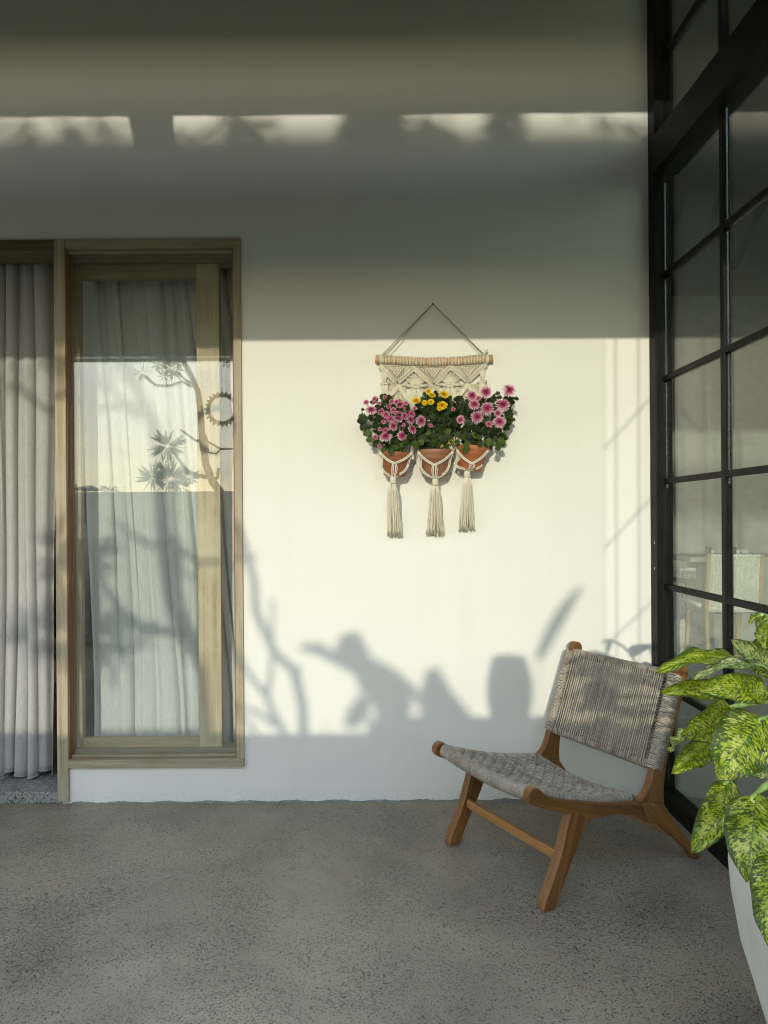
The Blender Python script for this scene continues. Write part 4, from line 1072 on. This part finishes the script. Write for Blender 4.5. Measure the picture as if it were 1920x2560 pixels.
FY = [flower_mesh(k + 8, M_YEL, [(18, .08, 1.0, .25), (15, .07, .85, .6), (12, .05, .6, .95), (8, .03, .4, 1.25)], .2) for k in range(2)]
def flower(parent, p2, rpx, mes, yy, tilt, root):
    c = P(p2[0], p2[1], yy); rad = rpx * (D + yy) / F * 1.06
    me = random.choice(mes); nrm = Vector((tilt[0], -1, tilt[1])).normalized()
    o = link('flower', me, parent); q = nrm.to_track_quat('Z', 'Y').to_matrix().to_4x4() @ Matrix.Rotation(random.uniform(0, 6), 4, 'Z')
    q.translation = c; o.matrix_basis = q @ Matrix.Scale(rad, 4)
    s0 = root + Vector((random.uniform(-.03, .03), random.uniform(-.02, .02), 0)); back = c - nrm * .018
    MB().tube(smooth_path([s0, s0.lerp(back, .55) + Vector((0, .02, .01)), back], 3), .0013, 4).build('stem', M_CLEAF2, parent)
random.seed(21)
LF = [(130, 385, 62), (300, 310, 60), (225, 540, 112), (515, 280, 42), (600, 460, 58), (660, 360, 52), (760, 370, 58), (840, 425, 78), (960, 400, 45), (435, 570, 68), (540, 640, 78), (640, 725, 78), (690, 540, 60), (790, 715, 88), (690, 870, 92), (920, 660, 70), (1065, 620, 78), (1050, 740, 92), (1135, 500, 40), (1265, 765, 104), (490, 785, 48), (905, 850, 40), (1085, 940, 90), (875, 1070, 98), (530, 1085, 116), (410, 935, 40), (320, 1100, 58), (405, 1280, 40), (1465, 860, 42), (745, 600, 45), (945, 530, 45), (290, 400, 40), (400, 400, 40), (530, 960, 70), (820, 590, 40)]
for (x, y, r) in LF:
    big = r > 84
    flower(plants[0], w8(x, y), r * 1.13 / 8.295, FB if big else FS, -.20 + random.uniform(-.02, .03), (random.uniform(-.7, .6) + (x - 750) / 1600, random.uniform(-.3, .9)), pots[0]['top'])
for (x, y, r, ty) in ((1415, 155, 60, .6), (1490, 240, 68, 1.6), (1165, 345, 80, 1.0), (1340, 390, 52, .3), (1470, 375, 60, .6), (1650, 510, 55, .8)):
    flower(plants[1], w8(x, y), r * 1.2 / 8.295, FY, -.185 + random.uniform(-.01, .01), (random.uniform(-.3, .3), ty * .55), pots[1]['top'])
for (x, y, r, ty) in ((75, 200, 88, 1.5), (45, 405, 88, 1.3)):
    flower(plants[1], w7(x, y), r * 1.15 / 7.54, FY, -.19, (random.uniform(-.3, .3), ty * .5), pots[1]['top'])
for (x, y, r) in ((600, 215, 112), (860, 145, 126), (1300, 115, 140), (645, 385, 112), (890, 460, 132), (1185, 388, 138), (700, 622, 126), (1090, 550, 76), (1120, 712, 124), (920, 755, 66), (385, 672, 80), (250, 478, 42), (720, 270, 60)):
    flower(plants[2], w7(x, y), r / 7.54, FB if r > 70 else FS, -.205 + random.uniform(-.02, .02), (random.uniform(-.25, .3) + (x - 800) / 2400, random.uniform(-.15, .45)), pots[2]['top'])
# foliage
REG = [(plants[0], [(45, 880), (50, 740), (130, 680), (250, 560), (330, 350), (520, 330), (700, 380), (900, 400), (1130, 600), (1250, 850), (1260, 1120), (1270, 1260), (1080, 1330), (900, 1330), (760, 1420), (620, 1480), (450, 1420), (400, 1300), (280, 1200), (150, 1150), (160, 1000)], w8, 190, pots[0]),
       (plants[1], [(1180, 480), (1250, 330), (1400, 260), (1550, 250), (1720, 300), (1850, 350), (1960, 500), (1960, 900), (1900, 1200), (1700, 1260), (1500, 1310), (1320, 1280), (1250, 1100), (1200, 800)], w8, 150, pots[1]),
       (plants[2], [(210, 300), (300, 230), (480, 330), (760, 250), (1000, 230), (1150, 200), (1350, 300), (1300, 620), (1230, 830), (1150, 1000), (1160, 1090), (1020, 1160), (880, 1180), (640, 1190), (470, 1180), (330, 1080), (220, 900), (60, 700), (100, 420)], w7, 200, pots[2])]
for pi, (par, poly, fn, n, pt) in enumerate(REG):
    xs, ys = [q[0] for q in poly], [q[1] for q in poly]; c = 0
    while c < n:
        x, y = random.uniform(min(xs), max(xs)), random.uniform(min(ys), max(ys))
        if not inside(poly, x, y): continue
        c += 1; yy = random.uniform(-.175, -.05)
        pos = P(*fn(x, y), yy); out = (pos - pt['top'])
        dv = Vector((out.x * 3 + random.uniform(-.5, .5), random.uniform(-.5, .1), out.z * 2 + random.uniform(-.6, .25)))
        low = y > max(ys) - 330
        me = random.choice(LV[4:]) if (low and random.random() < .42) else random.choice(LV[:4])
        place_leaf(par, pos, random.uniform(.023, .040), dv, Vector((random.uniform(-.5, .5), -1, random.uniform(-.1, .8))), me)
# leaves standing out against the wall
for (x, y, fn, par, s, dv) in ((120, 760, w8, 0, .045, (-1, 0, .1)), (180, 840, w8, 0, .05, (-.8, 0, -.4)), (200, 930, w8, 0, .042, (-.5, 0, -1)), (100, 530, w8, 0, .02, (-1, 0, 0)), (260, 1130, w8, 0, .035, (-1, 0, -.2)), (640, 1330, w8, 0, .035, (0, 0, -1)), (1130, 1150, w8, 0, .045, (.1, 0, -1)), (1220, 1150, w8, 0, .035, (.6, 0, -.6)),
                           (1380, 280, w7, 2, .03, (1, 0, .1)), (1250, 620, w7, 2, .03, (1, 0, 0)), (1080, 1040, w7, 2, .045, (.9, 0, -.4)), (1050, 1100, w7, 2, .045, (.5, 0, -1)), (930, 1000, w7, 2, .045, (-.1, 0, -1)), (700, 1080, w7, 2, .036, (.3, 0, -.3)), (470, 1120, w7, 2, .05, (.1, 0, -1)), (330, 880, w7, 2, .035, (0, 0, -1)), (1140, 160, w7, 2, .028, (-.9, 0, -.3))):
    place_leaf(plants[par], P(*fn(x, y), -.19), s * .9, Vector(dv), Vector((random.uniform(-.3, .3), -1, .35)), random.choice(LV[4:] if y > 900 else LV[:4]))
# dry leaf and bare stems in the middle pot
for k in range(9):
    a = pots[1]['top'] + Vector((random.uniform(-.05, .05), random.uniform(-.06, -.02), 0)); b = P(*w8(random.uniform(1300, 1900), random.uniform(420, 1000)), -.17)
    MB().tube(smooth_path([a, a.lerp(b, .5) + Vector((random.uniform(-.02, .02), -.01, 0)), b], 3), .0011, 4).build('stem', M_CLEAF2, plants[1])
place_leaf(plants[1], P(*w7(140, 1120), -.17), .03, Vector((1, 0, .4)), Vector((0, -1, .4)), lobed(30).mesh('dry_leaf', simple('dry_leaf', (0.42, 0.26, 0.09), .8), True), 'dry_leaf')
place_leaf(plants[1], P(*w7(70, 1150), -.17), .02, Vector((-1, 0, -.4)), Vector((0, -1, .4)), bpy.data.meshes['dry_leaf'], 'dry_leaf')

# ------------------------------------------------------------------ the woven lounge chair
TH = R(28.2)
def flr(px, py):
    dx, dy = unroll(px, py); return Vector((dx * H / dy, F * H / dy - D, 0))
FFp, NFp = flr(1125, 2105), flr(1372.5, 2276)
CO = (FFp + NFp) / 2
SV = Vector((math.cos(TH), math.sin(TH), 0)); WV = Vector((math.sin(TH), -math.cos(TH), 0)); UZ = Vector((0, 0, 1))
def CH(s, w, z): return CO + SV * s + WV * w + UZ * z
def teak(nm, s, z, ww=0):
    v = SV * s + UZ * z + WV * ww
    return wood(nm, v, (0.115, 0.043, 0.013), (0.27, 0.118, 0.036), 0.34, 0.42, 36, None, .08)
T_UP, T_SEAT, T_LEG, T_BACK, T_W = teak('teak_upright', .35, .9), teak('teak_rail', .95, -.3), teak('teak_leg', .3, .9), teak('teak_back_leg', .75, -.65), wood('teak_stretcher_lit', WV, (0.20, 0.092, 0.03), (0.40, 0.20, 0.07), 0.4, 0.4, 36, None, .08)  # stretcher teak is lighter: its bright highlights are put into the colour
chair = thing('lounge_chair', 'low teak lounge chair with woven grey cord seat and back beside the glass', 'chair', CO)
def arc(c, r, a0, a1, n): return [(c[0] + r * math.cos(R(a0 + (a1 - a0) * k / n)), c[1] + r * math.sin(R(a0 + (a1 - a0) * k / n))) for k in range(n + 1)]
def curve2(pts, n=5): return [(p.x, p.z) for p in smooth_path([(a, 0, b) for a, b in pts], n)]
A = (.447, .284); B = (.492, .196); C = (.579, .250)
seat_rail = curve2([A, (.30, .305), (.15, .342), (.02, .380), (-.015, .400)], 5) + arc((-.058, .400), .030, 40, 235, 10) + curve2([(-.055, .366), (.02, .336), (.10, .308), (.16, .280), (.24, .268), (.33, .262), (.42, .236), B], 4)
upright = curve2([A, (.486, .310), (.511, .350), (.530, .400), (.568, .500), (.618, .630), (.664, .735)], 4) + arc((.692, .744), .029, 165, -5, 10) + curve2([(.720, .730), (.672, .610), (.626, .500), (.592, .390), (.578, .310), C], 4)
back_leg = [A] + [C] + curve2([C, (.600, .222), (.638, .172), (.694, .105), (.786, .0)], 4)[1:] + [(.748, .0)] + curve2([(.748, .0), (.704, .050), (.606, .134), (.548, .178), B], 4)[1:]
leg = curve2([(.103, .322), (.085, .270), (.056, .185), (.023, .110), (-.010, .050), (-.024, .012), (-.022, .0)], 3) + [(.020, .0), (.028, .010)] + curve2([(.028, .010), (.067, .082), (.100, .140), (.133, .195), (.160, .245), (.198, .275)], 3)[1:] + [(.15, .30)]
WC = .279; TK = .017
for sd_ in (-1, 1):
    w0, w1 = sd_ * WC - TK, sd_ * WC + TK
    f_ = lambda a, b, t: CH(a, t, b)
    MB().prism(seat_rail, f_, w0, w1).build('seat_rail', T_SEAT, chair, bevel=.005, seg=3)
    MB().prism(upright, f_, w0 + .0006, w1 - .0006).build('upright', T_UP, chair, bevel=.005, seg=3)
    MB().prism(back_leg, f_, w0, w1).build('leg', T_BACK, chair, bevel=.005, seg=3)
    MB().prism(leg, f_, w0 - .003, w1 + .003).build('leg', T_LEG, chair, bevel=.008, seg=3)
    for (a, b) in ((.515, .262), (.545, .240), (.53, .285)):
        c = CH(a, sd_ * (WC + TK), b); pg = MB()
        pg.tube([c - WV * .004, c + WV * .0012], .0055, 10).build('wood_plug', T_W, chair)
def flatbar(p, q, hh, tt, mat, name):
    ax = (q - p).normalized(); up = UZ; sd2 = ax.cross(up).normalized()
    mb = MB(); v = []
    for e in (p, q):
        for (i, j) in ((-1, -1), (1, -1), (1, 1), (-1, 1)): v.append(e + sd2 * i * tt + up * j * hh)
    mb.add(v, [(0, 1, 2, 3), (7, 6, 5, 4), (0, 4, 5, 1), (1, 5, 6, 2), (2, 6, 7, 3), (3, 7, 4, 0)])
    mb.build(name, mat, chair, bevel=.004, seg=3)
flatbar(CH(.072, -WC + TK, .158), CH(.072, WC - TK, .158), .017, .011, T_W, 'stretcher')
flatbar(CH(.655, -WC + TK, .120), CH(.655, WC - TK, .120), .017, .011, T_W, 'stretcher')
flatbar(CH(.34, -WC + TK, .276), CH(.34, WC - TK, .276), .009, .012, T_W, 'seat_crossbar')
# grey cord
def cordmat(name, c1, c2):
    t = NT(name); v = t.obj(); oi = t.new('ShaderNodeObjectInfo')
    n1 = t.noise(v, 150, 4, .75); n2 = t.noise(v, 14, 3, .6)
    f = t.math('ADD', t.math('MULTIPLY', n1, .55), t.math('ADD', t.math('MULTIPLY', n2, .35), t.math('MULTIPLY', oi.outputs['Random'], .12)))
    col = t.mix(t.ramp(f, [(.35, 0.0), (.75, 1.0)]), c1, c2)
    return t.end(t.pbr(col, .62, .32, t.bump(n1, .5, .001)))
M_CORD = cordmat('grey_cord_weave', (0.16, 0.135, 0.105), (0.64, 0.565, 0.455))
# --- seat
def seat_pt(a, b, lift=0.0):
    """a across -1..1, b front 0 .. back 1"""
    s = -.050 + .495 * b; ztop = .408 + (.292 - .408) * (b ** .92)
    ztop += .012 * math.sin(math.pi * b) * -1
    sag = .030 * (1 - a * a) * (1.0 - .25 * abs(b - .5))
    sfr = .016 * (1 - a * a) * (1 - b) * 1.0
    return CH(s + sfr, a * .262, ztop - sag + .006 + lift)
ws = thing if False else None
seat = MB()
# wrapped front and back bars
def wrapped_bar(mb, path, r, rc, n_extra=1.0, elong=1.0):
    path = [Vector(p) for p in path]
    L = sum((b - a).length for a, b in zip(path, path[1:])); n = int(L / (rc * 2.0) * n_extra)
    cum = [0]
    for a, b in zip(path, path[1:]): cum.append(cum[-1] + (b - a).length)
    for i in range(n):
        d_ = (i + .5) / n * L; k = max(j for j in range(len(cum)) if cum[j] <= d_ + 1e-9); k = min(k, len(path) - 2)
        c = path[k].lerp(path[k + 1], (d_ - cum[k]) / max(1e-9, cum[k + 1] - cum[k])); t = (path[k + 1] - path[k]).normalized()
        u = (UZ - t * UZ.dot(t)).normalized(); s = t.cross(u); tw = random.uniform(-.4, .4) * rc; rr_ = r * random.uniform(.97, 1.05)
        mb.tube([c + u * math.cos(a) * rr_ * elong + s * math.sin(a) * rr_ + t * tw * math.sin(a) for a in [2 * math.pi * j / 10 for j in range(10)]], rc, 5, closed=True)
fbar = [seat_pt(a, 0, -.016) for a in [-1.0 + 2 * k / 16 for k in range(17)]]
bbar = [seat_pt(a, 1, -.014) for a in [-1.0 + 2 * k / 16 for k in range(17)]]
random.seed(5)
mb = MB(); wrapped_bar(mb, fbar, .0205, .0031, .95, 1.15); o = mb.build('front_bar_wrap', M_CORD, chair, smooth=True)
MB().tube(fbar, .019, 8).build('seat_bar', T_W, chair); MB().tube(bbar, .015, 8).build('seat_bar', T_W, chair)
mb = MB(); wrapped_bar(mb, bbar, .0165, .0031, .95); mb.build('back_bar_wrap', M_CORD, chair, smooth=True)
mb = MB()
for sd_ in (-1, 1):
    pth = [seat_pt(sd_ * .985, b, -.010) for b in [.04 + .94 * k / 16 for k in range(17)]]
    mb = MB(); wrapped_bar(mb, pth, .0150, .0031, .95, 1.15); mb.tube(pth, .0138, 8)
    mb.build('side_wrap', M_CORD, chair, smooth=True)
# woven field: bundles of two cords, over and under; every bundle is a piece of its own
sf = MB(); NA, NB = 19, 17; AMP = .0095
def bundle(fn, n, offs, rc):
    mb = MB()
    for of in offs: mb.tube([fn(k / n, of) for k in range(n + 1)], rc, 5)
    return mb
seat_root = bundle(lambda u, of: seat_pt(-.95 + 1.9 * u, .02 + 0 * of, -.004), 8, (0,), .003).build('seat', M_CORD, chair, smooth=True)
for j in range(NB):
    b = .045 + (.915) * j / (NB - 1)
    def fn(u, of, j=j, b=b):
        a = -.97 + 1.94 * u; ph = math.cos(math.pi * (u * NA) + math.pi * j)
        return seat_pt(a, b + of, AMP * max(-1, min(1, ph * 1.5)))
    bundle(fn, NA * 4, (-.0080, .0080), .0038).build('cord', M_CORD, seat_root, smooth=True)
for i in range(NA):
    a = -.955 + 1.91 * (i + .5) / NA
    def fn(u, of, i=i, a=a):
        b = .0 + 1.0 * u; ph = -math.cos(math.pi * ((b - .045) / .915 * (NB - 1)) + math.pi * i)
        return seat_pt(a + of, b, AMP * max(-1, min(1, ph * 1.5)))
    bundle(fn, NB * 4, (-.0165, .0165), .0038).build('cord', M_CORD, seat_root, smooth=True)
# --- back
B0, B1 = (.540, .398), (.664, .728)
def back_pt(a, v, out=0.0):
    s = B0[0] + (B1[0] - B0[0]) * v; z = B0[1] + (B1[1] - B0[1]) * v
    nrm = Vector((-(B1[1] - B0[1]), (B1[0] - B0[0]))).normalized()   # towards the sitter
    bow = -.020 * (1 - a * a)
    return CH(s + nrm.x * (out + bow), a * .262, z + nrm.y * (out + bow))
tb = [back_pt(a, 1.0) for a in [-1 + k / 8 for k in range(17)]]; bb = [back_pt(a, 0.0) for a in [-1 + k / 8 for k in range(17)]]
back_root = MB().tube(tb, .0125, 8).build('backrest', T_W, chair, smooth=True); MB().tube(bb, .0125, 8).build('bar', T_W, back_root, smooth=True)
for bar_ in (tb, bb): mb = MB(); wrapped_bar(mb, bar_, .0160, .0030, .62, 1.0); mb.build('bar_wrap', M_CORD, back_root, smooth=True)
NV = 44; random.seed(8)
for k in range(NV):
    a = -.93 + 1.86 * (k + .5) / NV
    lean = random.uniform(-.004, .004)
    pts = []
    ro = .0175
    for q in range(7): v = q / 6; pts.append(back_pt(a + lean * (v - .5), v, ro + .0012 * math.sin(v * 16 + k * 2.1)))
    for q in range(1, 5):
        an = math.pi * q / 5; pts.append(back_pt(a, 1.0 + math.sin(an) * ro / .353, math.cos(an) * ro))
    for q in range(7): v = 1 - q / 6; pts.append(back_pt(a + .003, v, -ro * .9))
    for q in range(1, 5):
        an = math.pi * q / 5; pts.append(back_pt(a + .002, -math.sin(an) * ro / .353, -math.cos(an) * ro))
    MB().tube(pts, .0030, 5, closed=True).build('cord', M_CORD, back_root, smooth=True)
    # partner strand lying close beside it
    pts2 = [back_pt(a + .0115 + lean * (q / 6 - .5), q / 6, ro * .55 + .0015 * math.sin(q * 2.2 + k)) for q in range(7)]
# horizontal cords behind, wrapped round the uprights
NHZ = 30
mbh = []
for k in range(NHZ):
    v = .03 + .94 * (k + .5) / NHZ; z_off = random.uniform(-.002, .002)
    pts = [back_pt(-.97 + 1.94 * q / 24, v + z_off, (-.001 if (q + k) % 2 else -.005)) for q in range(25)]
    MB().tube(pts, .0024, 5).build('cross_cord', M_CORD, back_root, smooth=True)
mb = MB()
def upright_c(v):
    s = B0[0] + (B1[0] - B0[0]) * v + .012; z = B0[1] + (B1[1] - B0[1]) * v - .004; return s, z
for sd_ in (-1, 1):
    mb = MB(); n = 62
    for k in range(n):
        v = -.03 + 1.04 * (k + .5) / n; s, z = upright_c(v); nx_, nz_ = -.936, .352
        wa, wb = sd_ * WC - TK - .003, sd_ * WC + TK + .003; fr, bk_ = .032, -.012
        dz_ = random.uniform(-.0015, .0015)
        c8 = [(wa, fr - .012), (wa + .006, fr), (wb - .006, fr), (wb, fr - .012), (wb, bk_), (wa, bk_)]
        pts = [CH(s + nx_ * o_, w_, z + nz_ * o_ + dz_ * (1 if i_ < 3 else -1)) for i_, (w_, o_) in enumerate(c8)]
        # far side of the loop sits on the field side
        mb.tube(pts, .0030, 5, closed=True)
    mb.build('upright_wrap', M_CORD, back_root, smooth=True)

# ------------------------------------------------------------------ big planter with a variegated dumb cane
PC = Vector((1.062, 1.50 - D - .04, 0))
t = NT('cast_stone'); v = t.obj(); n1 = t.noise(v, 3.5, 5, .6); n2 = t.noise(v, 70, 4, .6)
colp = t.mix(t.ramp(n1, [(.35, 0.0), (.7, 1.0)]), (0.50, 0.50, 0.46), (0.60, 0.60, 0.56))
sx = t.new('ShaderNodeSeparateXYZ'); t.l.new(v, sx.inputs[0]); stn = t.ramp(t.noise(t.mapping(v, (6, 6, 1.2)), 3.0, 5, .65), [(.52, 0.0), (.72, 0.35)])
colp = t.mix(stn, colp, (0.36, 0.34, 0.29)); pit = t.ramp(t.noise(v, 130, 2, .5), [(.70, 0.0), (.74, 0.5)]); colp = t.mix(pit, colp, (0.25, 0.25, 0.23))
M_STONE = t.end(t.pbr(colp, .7, .3, t.bump(n2, .12, .002)))
dp = thing('dumb_cane_planter', 'tall pale grey egg shaped planter with a speckled lime leaved plant, right edge', 'potted plant', PC)
prof = [(.001, 0), (.150, 0), (.165, .015), (.190, .12), (.215, .24), (.243, .34), (.267, .42), (.284, .52), (.289, .585), (.284, .63), (.268, .662), (.262, .672), (.256, .676), (.248, .672), (.244, .655), (.240, .60), (.001, .60)]
MB().lathe(prof, PC, 72).build('pot', M_STONE, dp, smooth=True)
def soilfn(u, w):
    r = u * .246; a = w * 2 * math.pi
    return PC + Vector((r * math.cos(a), r * math.sin(a), .625 + .008 * math.sin(a * 5 + r * 40) + .006 * math.sin(a * 11)))
MB().grid(soilfn, 8, 30).build('soil', M_SOIL, dp, smooth=True)
t = NT('variegated_leaf'); uv = t.new('ShaderNodeSeparateXYZ'); t.l.new(t.uv(), uv.inputs[0]); oi = t.new('ShaderNodeObjectInfo')
u_, v_ = uv.outputs[0], uv.outputs[1]; av = t.math('ABSOLUTE', v_)
rndo = t.math('MULTIPLY', oi.outputs['Random'], 37.0)
lat = t.math('SUBTRACT', u_, t.math('MULTIPLY', av, .16))       # along this the lateral veins are level
cb = t.new('ShaderNodeCombineXYZ'); t.l.new(t.math('MULTIPLY', lat, 40.0), cb.inputs[0]); t.l.new(t.math('MULTIPLY', v_, 5.0), cb.inputs[1]); t.l.new(rndo, cb.inputs[2])
spots = t.noise(cb.outputs[0], 1.0, 5, .72, .7)
cb2 = t.new('ShaderNodeCombineXYZ'); t.l.new(t.math('MULTIPLY', u_, 5.0), cb2.inputs[0]); t.l.new(t.math('MULTIPLY', v_, 2.0), cb2.inputs[1]); t.l.new(rndo, cb2.inputs[2])
big_ = t.noise(cb2.outputs[0], 1.0, 3, .6)
base_ = t.mix(t.ramp(big_, [(.48, 0.0), (.66, 1.0)]), (0.33, 0.41, 0.012), (0.56, 0.57, 0.14))
pale = t.ramp(oi.outputs['Random'], [(0.72, 0.0), (0.76, 0.65)])
base_ = t.mix(pale, base_, (0.42, 0.47, 0.26))
thr = t.math('ADD', t.math('MULTIPLY', t.math('POWER', av, 5.0), .16), t.math('MULTIPLY', t.math('SUBTRACT', big_, .5), -.25))
mk = t.ramp(t.math('ADD', spots, thr), [(.498, 0.0), (.520, 1.0)])
col = t.mix(t.math('MULTIPLY', mk, .95), base_, (0.016, 0.048, 0.008))
mid = t.ramp(av, [(.025, 1.0), (.045, 0.0)])
col = t.mix(t.math('MULTIPLY', mid, .75), col, (0.07, 0.15, 0.03))
edge = t.ramp(av, [(.955, 0.0), (.975, 1.0)]); col = t.mix(t.math('MULTIPLY', edge, .8), col, (0.03, 0.08, 0.015))
wav = t.new('ShaderNodeTexWave'); cb3 = t.new('ShaderNodeCombineXYZ'); t.l.new(lat, cb3.inputs[0]); t.l.new(cb3.outputs[0], wav.inputs['Vector']); wav.inputs['Scale'].default_value = 7.0; wav.inputs['Distortion'].default_value = .6
bmp = t.bump(wav.outputs['Fac'], .25, .004)
d_ = t.pbr(col, .38, .42, bmp); tl = t.new('ShaderNodeBsdfTranslucent'); t.set(tl.inputs['Color'], t.mix(.35, col, (0.60, 0.66, 0.01)))
M_VAR = t.end(t.mixsh(.38, d_, tl.outputs[0]))
t = NT('green_stalk'); v = t.obj(); M_STALK = t.end(t.pbr(t.mix(t.ramp(t.noise(v, 40, 4), [(.4, 0.0), (.6, 1.0)]), (0.16, 0.26, 0.06), (0.32, 0.42, 0.14)), .4, .4))
CROWN = PC + Vector((0.02, 0.03, .70))
def zl(x, y): return 1560 + x / 2.086, 1500 + y / 2.086
def big_leaf(base, tip, wid, depth_b, depth_t, roll=0.0, droop=0.0, fold=.25, bow=(0, 0), asym=0.0, curl=0.0, twist=0.0, stalk=True, px=None):
    Bp, Tp = PD(*zl(*base), depth_b), PD(*zl(*tip), depth_t)
    ax = (Tp - Bp); L = ax.length; ax.normalize(); view = ((Bp + Tp) / 2 - Vector((0, -D, H))).normalized()
    side0 = ax.cross(view).normalized(); nrm0 = side0.cross(ax).normalized()
    if nrm0.dot(view) > 0: nrm0 = -nrm0
    W = wid / 2.086 * (depth_b + depth_t) / 2 / F
    perp = side0
    def fn(u, w):
        vv = (w - .5) * 2
        wd = (math.sin(math.pi * min(1, u ** .78)) ** .62) * (1 - .06 * u) if u < 1 else 0
        wd = max(wd, 0) * (1 - .25 * max(0, u - .75) / .25)
        rl = roll + twist * u
        side = side0 * math.cos(rl) + nrm0 * math.sin(rl); nr = nrm0 * math.cos(rl) - side0 * math.sin(rl)
        c = Bp + ax * (L * u) + perp * (bow[0] * L * math.sin(math.pi * u)) + nrm0 * (bow[1] * L * math.sin(math.pi * u)) - UZ * (droop * L * u * u * 0)
        h = wd * W * 1.08 / 2
        y = vv * h * (1 + asym * (1 if vv > 0 else -1))
        lift = fold * abs(y) + .006 * math.sin(u * 17 + vv * 2) * abs(vv) - curl * h * vv * vv
        return c + side * y + nr * lift
    mb = MB(); mb.grid(fn, 26, 12, lambda u, w: (u, (w - .5) * 2))
    o = mb.build('leaf', M_VAR, dp, smooth=True)
    if stalk:
        k = CROWN + Vector((random.uniform(-.03, .03), random.uniform(-.03, .03), random.uniform(-.04, .10)))
        mid_ = k.lerp(Bp, .55) + Vector((0, 0, .06 + .1 * max(0, (Bp - k).z)))
        MB().tube(smooth_path([PC + Vector((random.uniform(-.03, .03), random.uniform(-.03, .03), .62)), k, mid_, Bp, Bp + ax * L * .12], 5), [.0085] * 9 + [.0065] * 6 + [.0035] * 6, 8).build('stalk', M_STALK, dp, smooth=True)
    return o
random.seed(31)
big_leaf((735, 85), (722, 262), 78, 1.46, 1.42, roll=.35, fold=.2)                               # small upright leaf, tip down
big_leaf((726, 82), (650, 112), 46, 1.46, 1.42, roll=.8, stalk=False, fold=.3)
big_leaf((800, 360), (562, 206), 150, 1.44, 1.36, roll=.55, fold=.35, bow=(.05, .03))
big_leaf((640, 335), (165, 378), 125, 1.52, 1.38, roll=.85, fold=.25, bow=(-.07, .03))
big_leaf((800, 395), (350, 415), 84, 1.40, 1.30, roll=.9, fold=.3, bow=(-.10, .05))
big_leaf((560, 480), (188, 478), 112, 1.50, 1.40, roll=.3, fold=.25, bow=(-.02, .03))
big_leaf((760, 492), (368, 458), 150, 1.38, 1.28, roll=.15, fold=.22, bow=(-.03, .04))
big_leaf((560, 555), (300, 700), 190, 1.46, 1.40, roll=-.2, fold=.18, bow=(.10, .04))
big_leaf((340, 680), (240, 792), 66, 1.41, 1.38, roll=.2, stalk=False, fold=.6, twist=1.3)
big_leaf((475, 735), (246, 905), 128, 1.52, 1.44, roll=.15, fold=.22, bow=(.0, .03))
big_leaf((735, 615), (478, 932), 292, 1.34, 1.24, roll=-.12, fold=.14, bow=(.0, .05), curl=.15)
big_leaf((830, 925), (525, 925), 112, 1.40, 1.33, roll=.3, fold=.25, bow=(-.10, .04))
big_leaf((552, 940), (348, 1322), 170, 1.42, 1.34, roll=.15, fold=.25, bow=(.06, .04))
big_leaf((688, 1010), (635, 1472), 262, 1.33, 1.22, roll=.05, fold=.16, bow=(.01, .06), curl=.15)
big_leaf((800, 1330), (760, 1830), 262, 1.22, 1.12, roll=-.1, fold=.2, bow=(.04, .05))
# the rest of the crown, to the right of the picture
random.seed(12)
for k in range(13):
    a = R(-95 + 205 * k / 12); el = random.uniform(.1, .9); L1 = random.uniform(.22, .36)
    b0 = CROWN + Vector((math.cos(a) * L1 * .5, math.sin(a) * L1 * .5, .12 + el * .3)); b0.x = min(b0.x, 1.22)
    if b0.y < -2.15: b0.y = -2.15
    dv = Vector((math.cos(a) * .5 if b0.x < 1.15 else -.1, math.sin(a), random.uniform(-.7, .3))).normalized(); Lf = random.uniform(.2, .27)
    if (b0 + dv * Lf).x > 1.34: dv.x = -abs(dv.x) * .3
    sd3 = dv.cross(UZ).normalized(); nn = sd3.cross(dv)
    def fn(u, w, b0=b0, dv=dv, sd3=sd3, nn=nn, Lf=Lf):
        vv = (w - .5) * 2; wd = max(0, math.sin(math.pi * min(1, u ** .8))) ** .78 * Lf * .26
        return b0 + dv * Lf * u + sd3 * vv * wd + nn * (.2 * abs(vv) * wd - .12 * Lf * u * u)
    MB().grid(fn, 14, 8, lambda u, w: (u, (w - .5) * 2)).build('leaf', M_VAR, dp, smooth=True)
    MB().tube(smooth_path([PC + Vector((0, 0, .62)), CROWN, CROWN.lerp(b0, .6) + Vector((0, 0, .05)), b0], 4), .006, 7).build('stalk', M_STALK, dp, smooth=True)
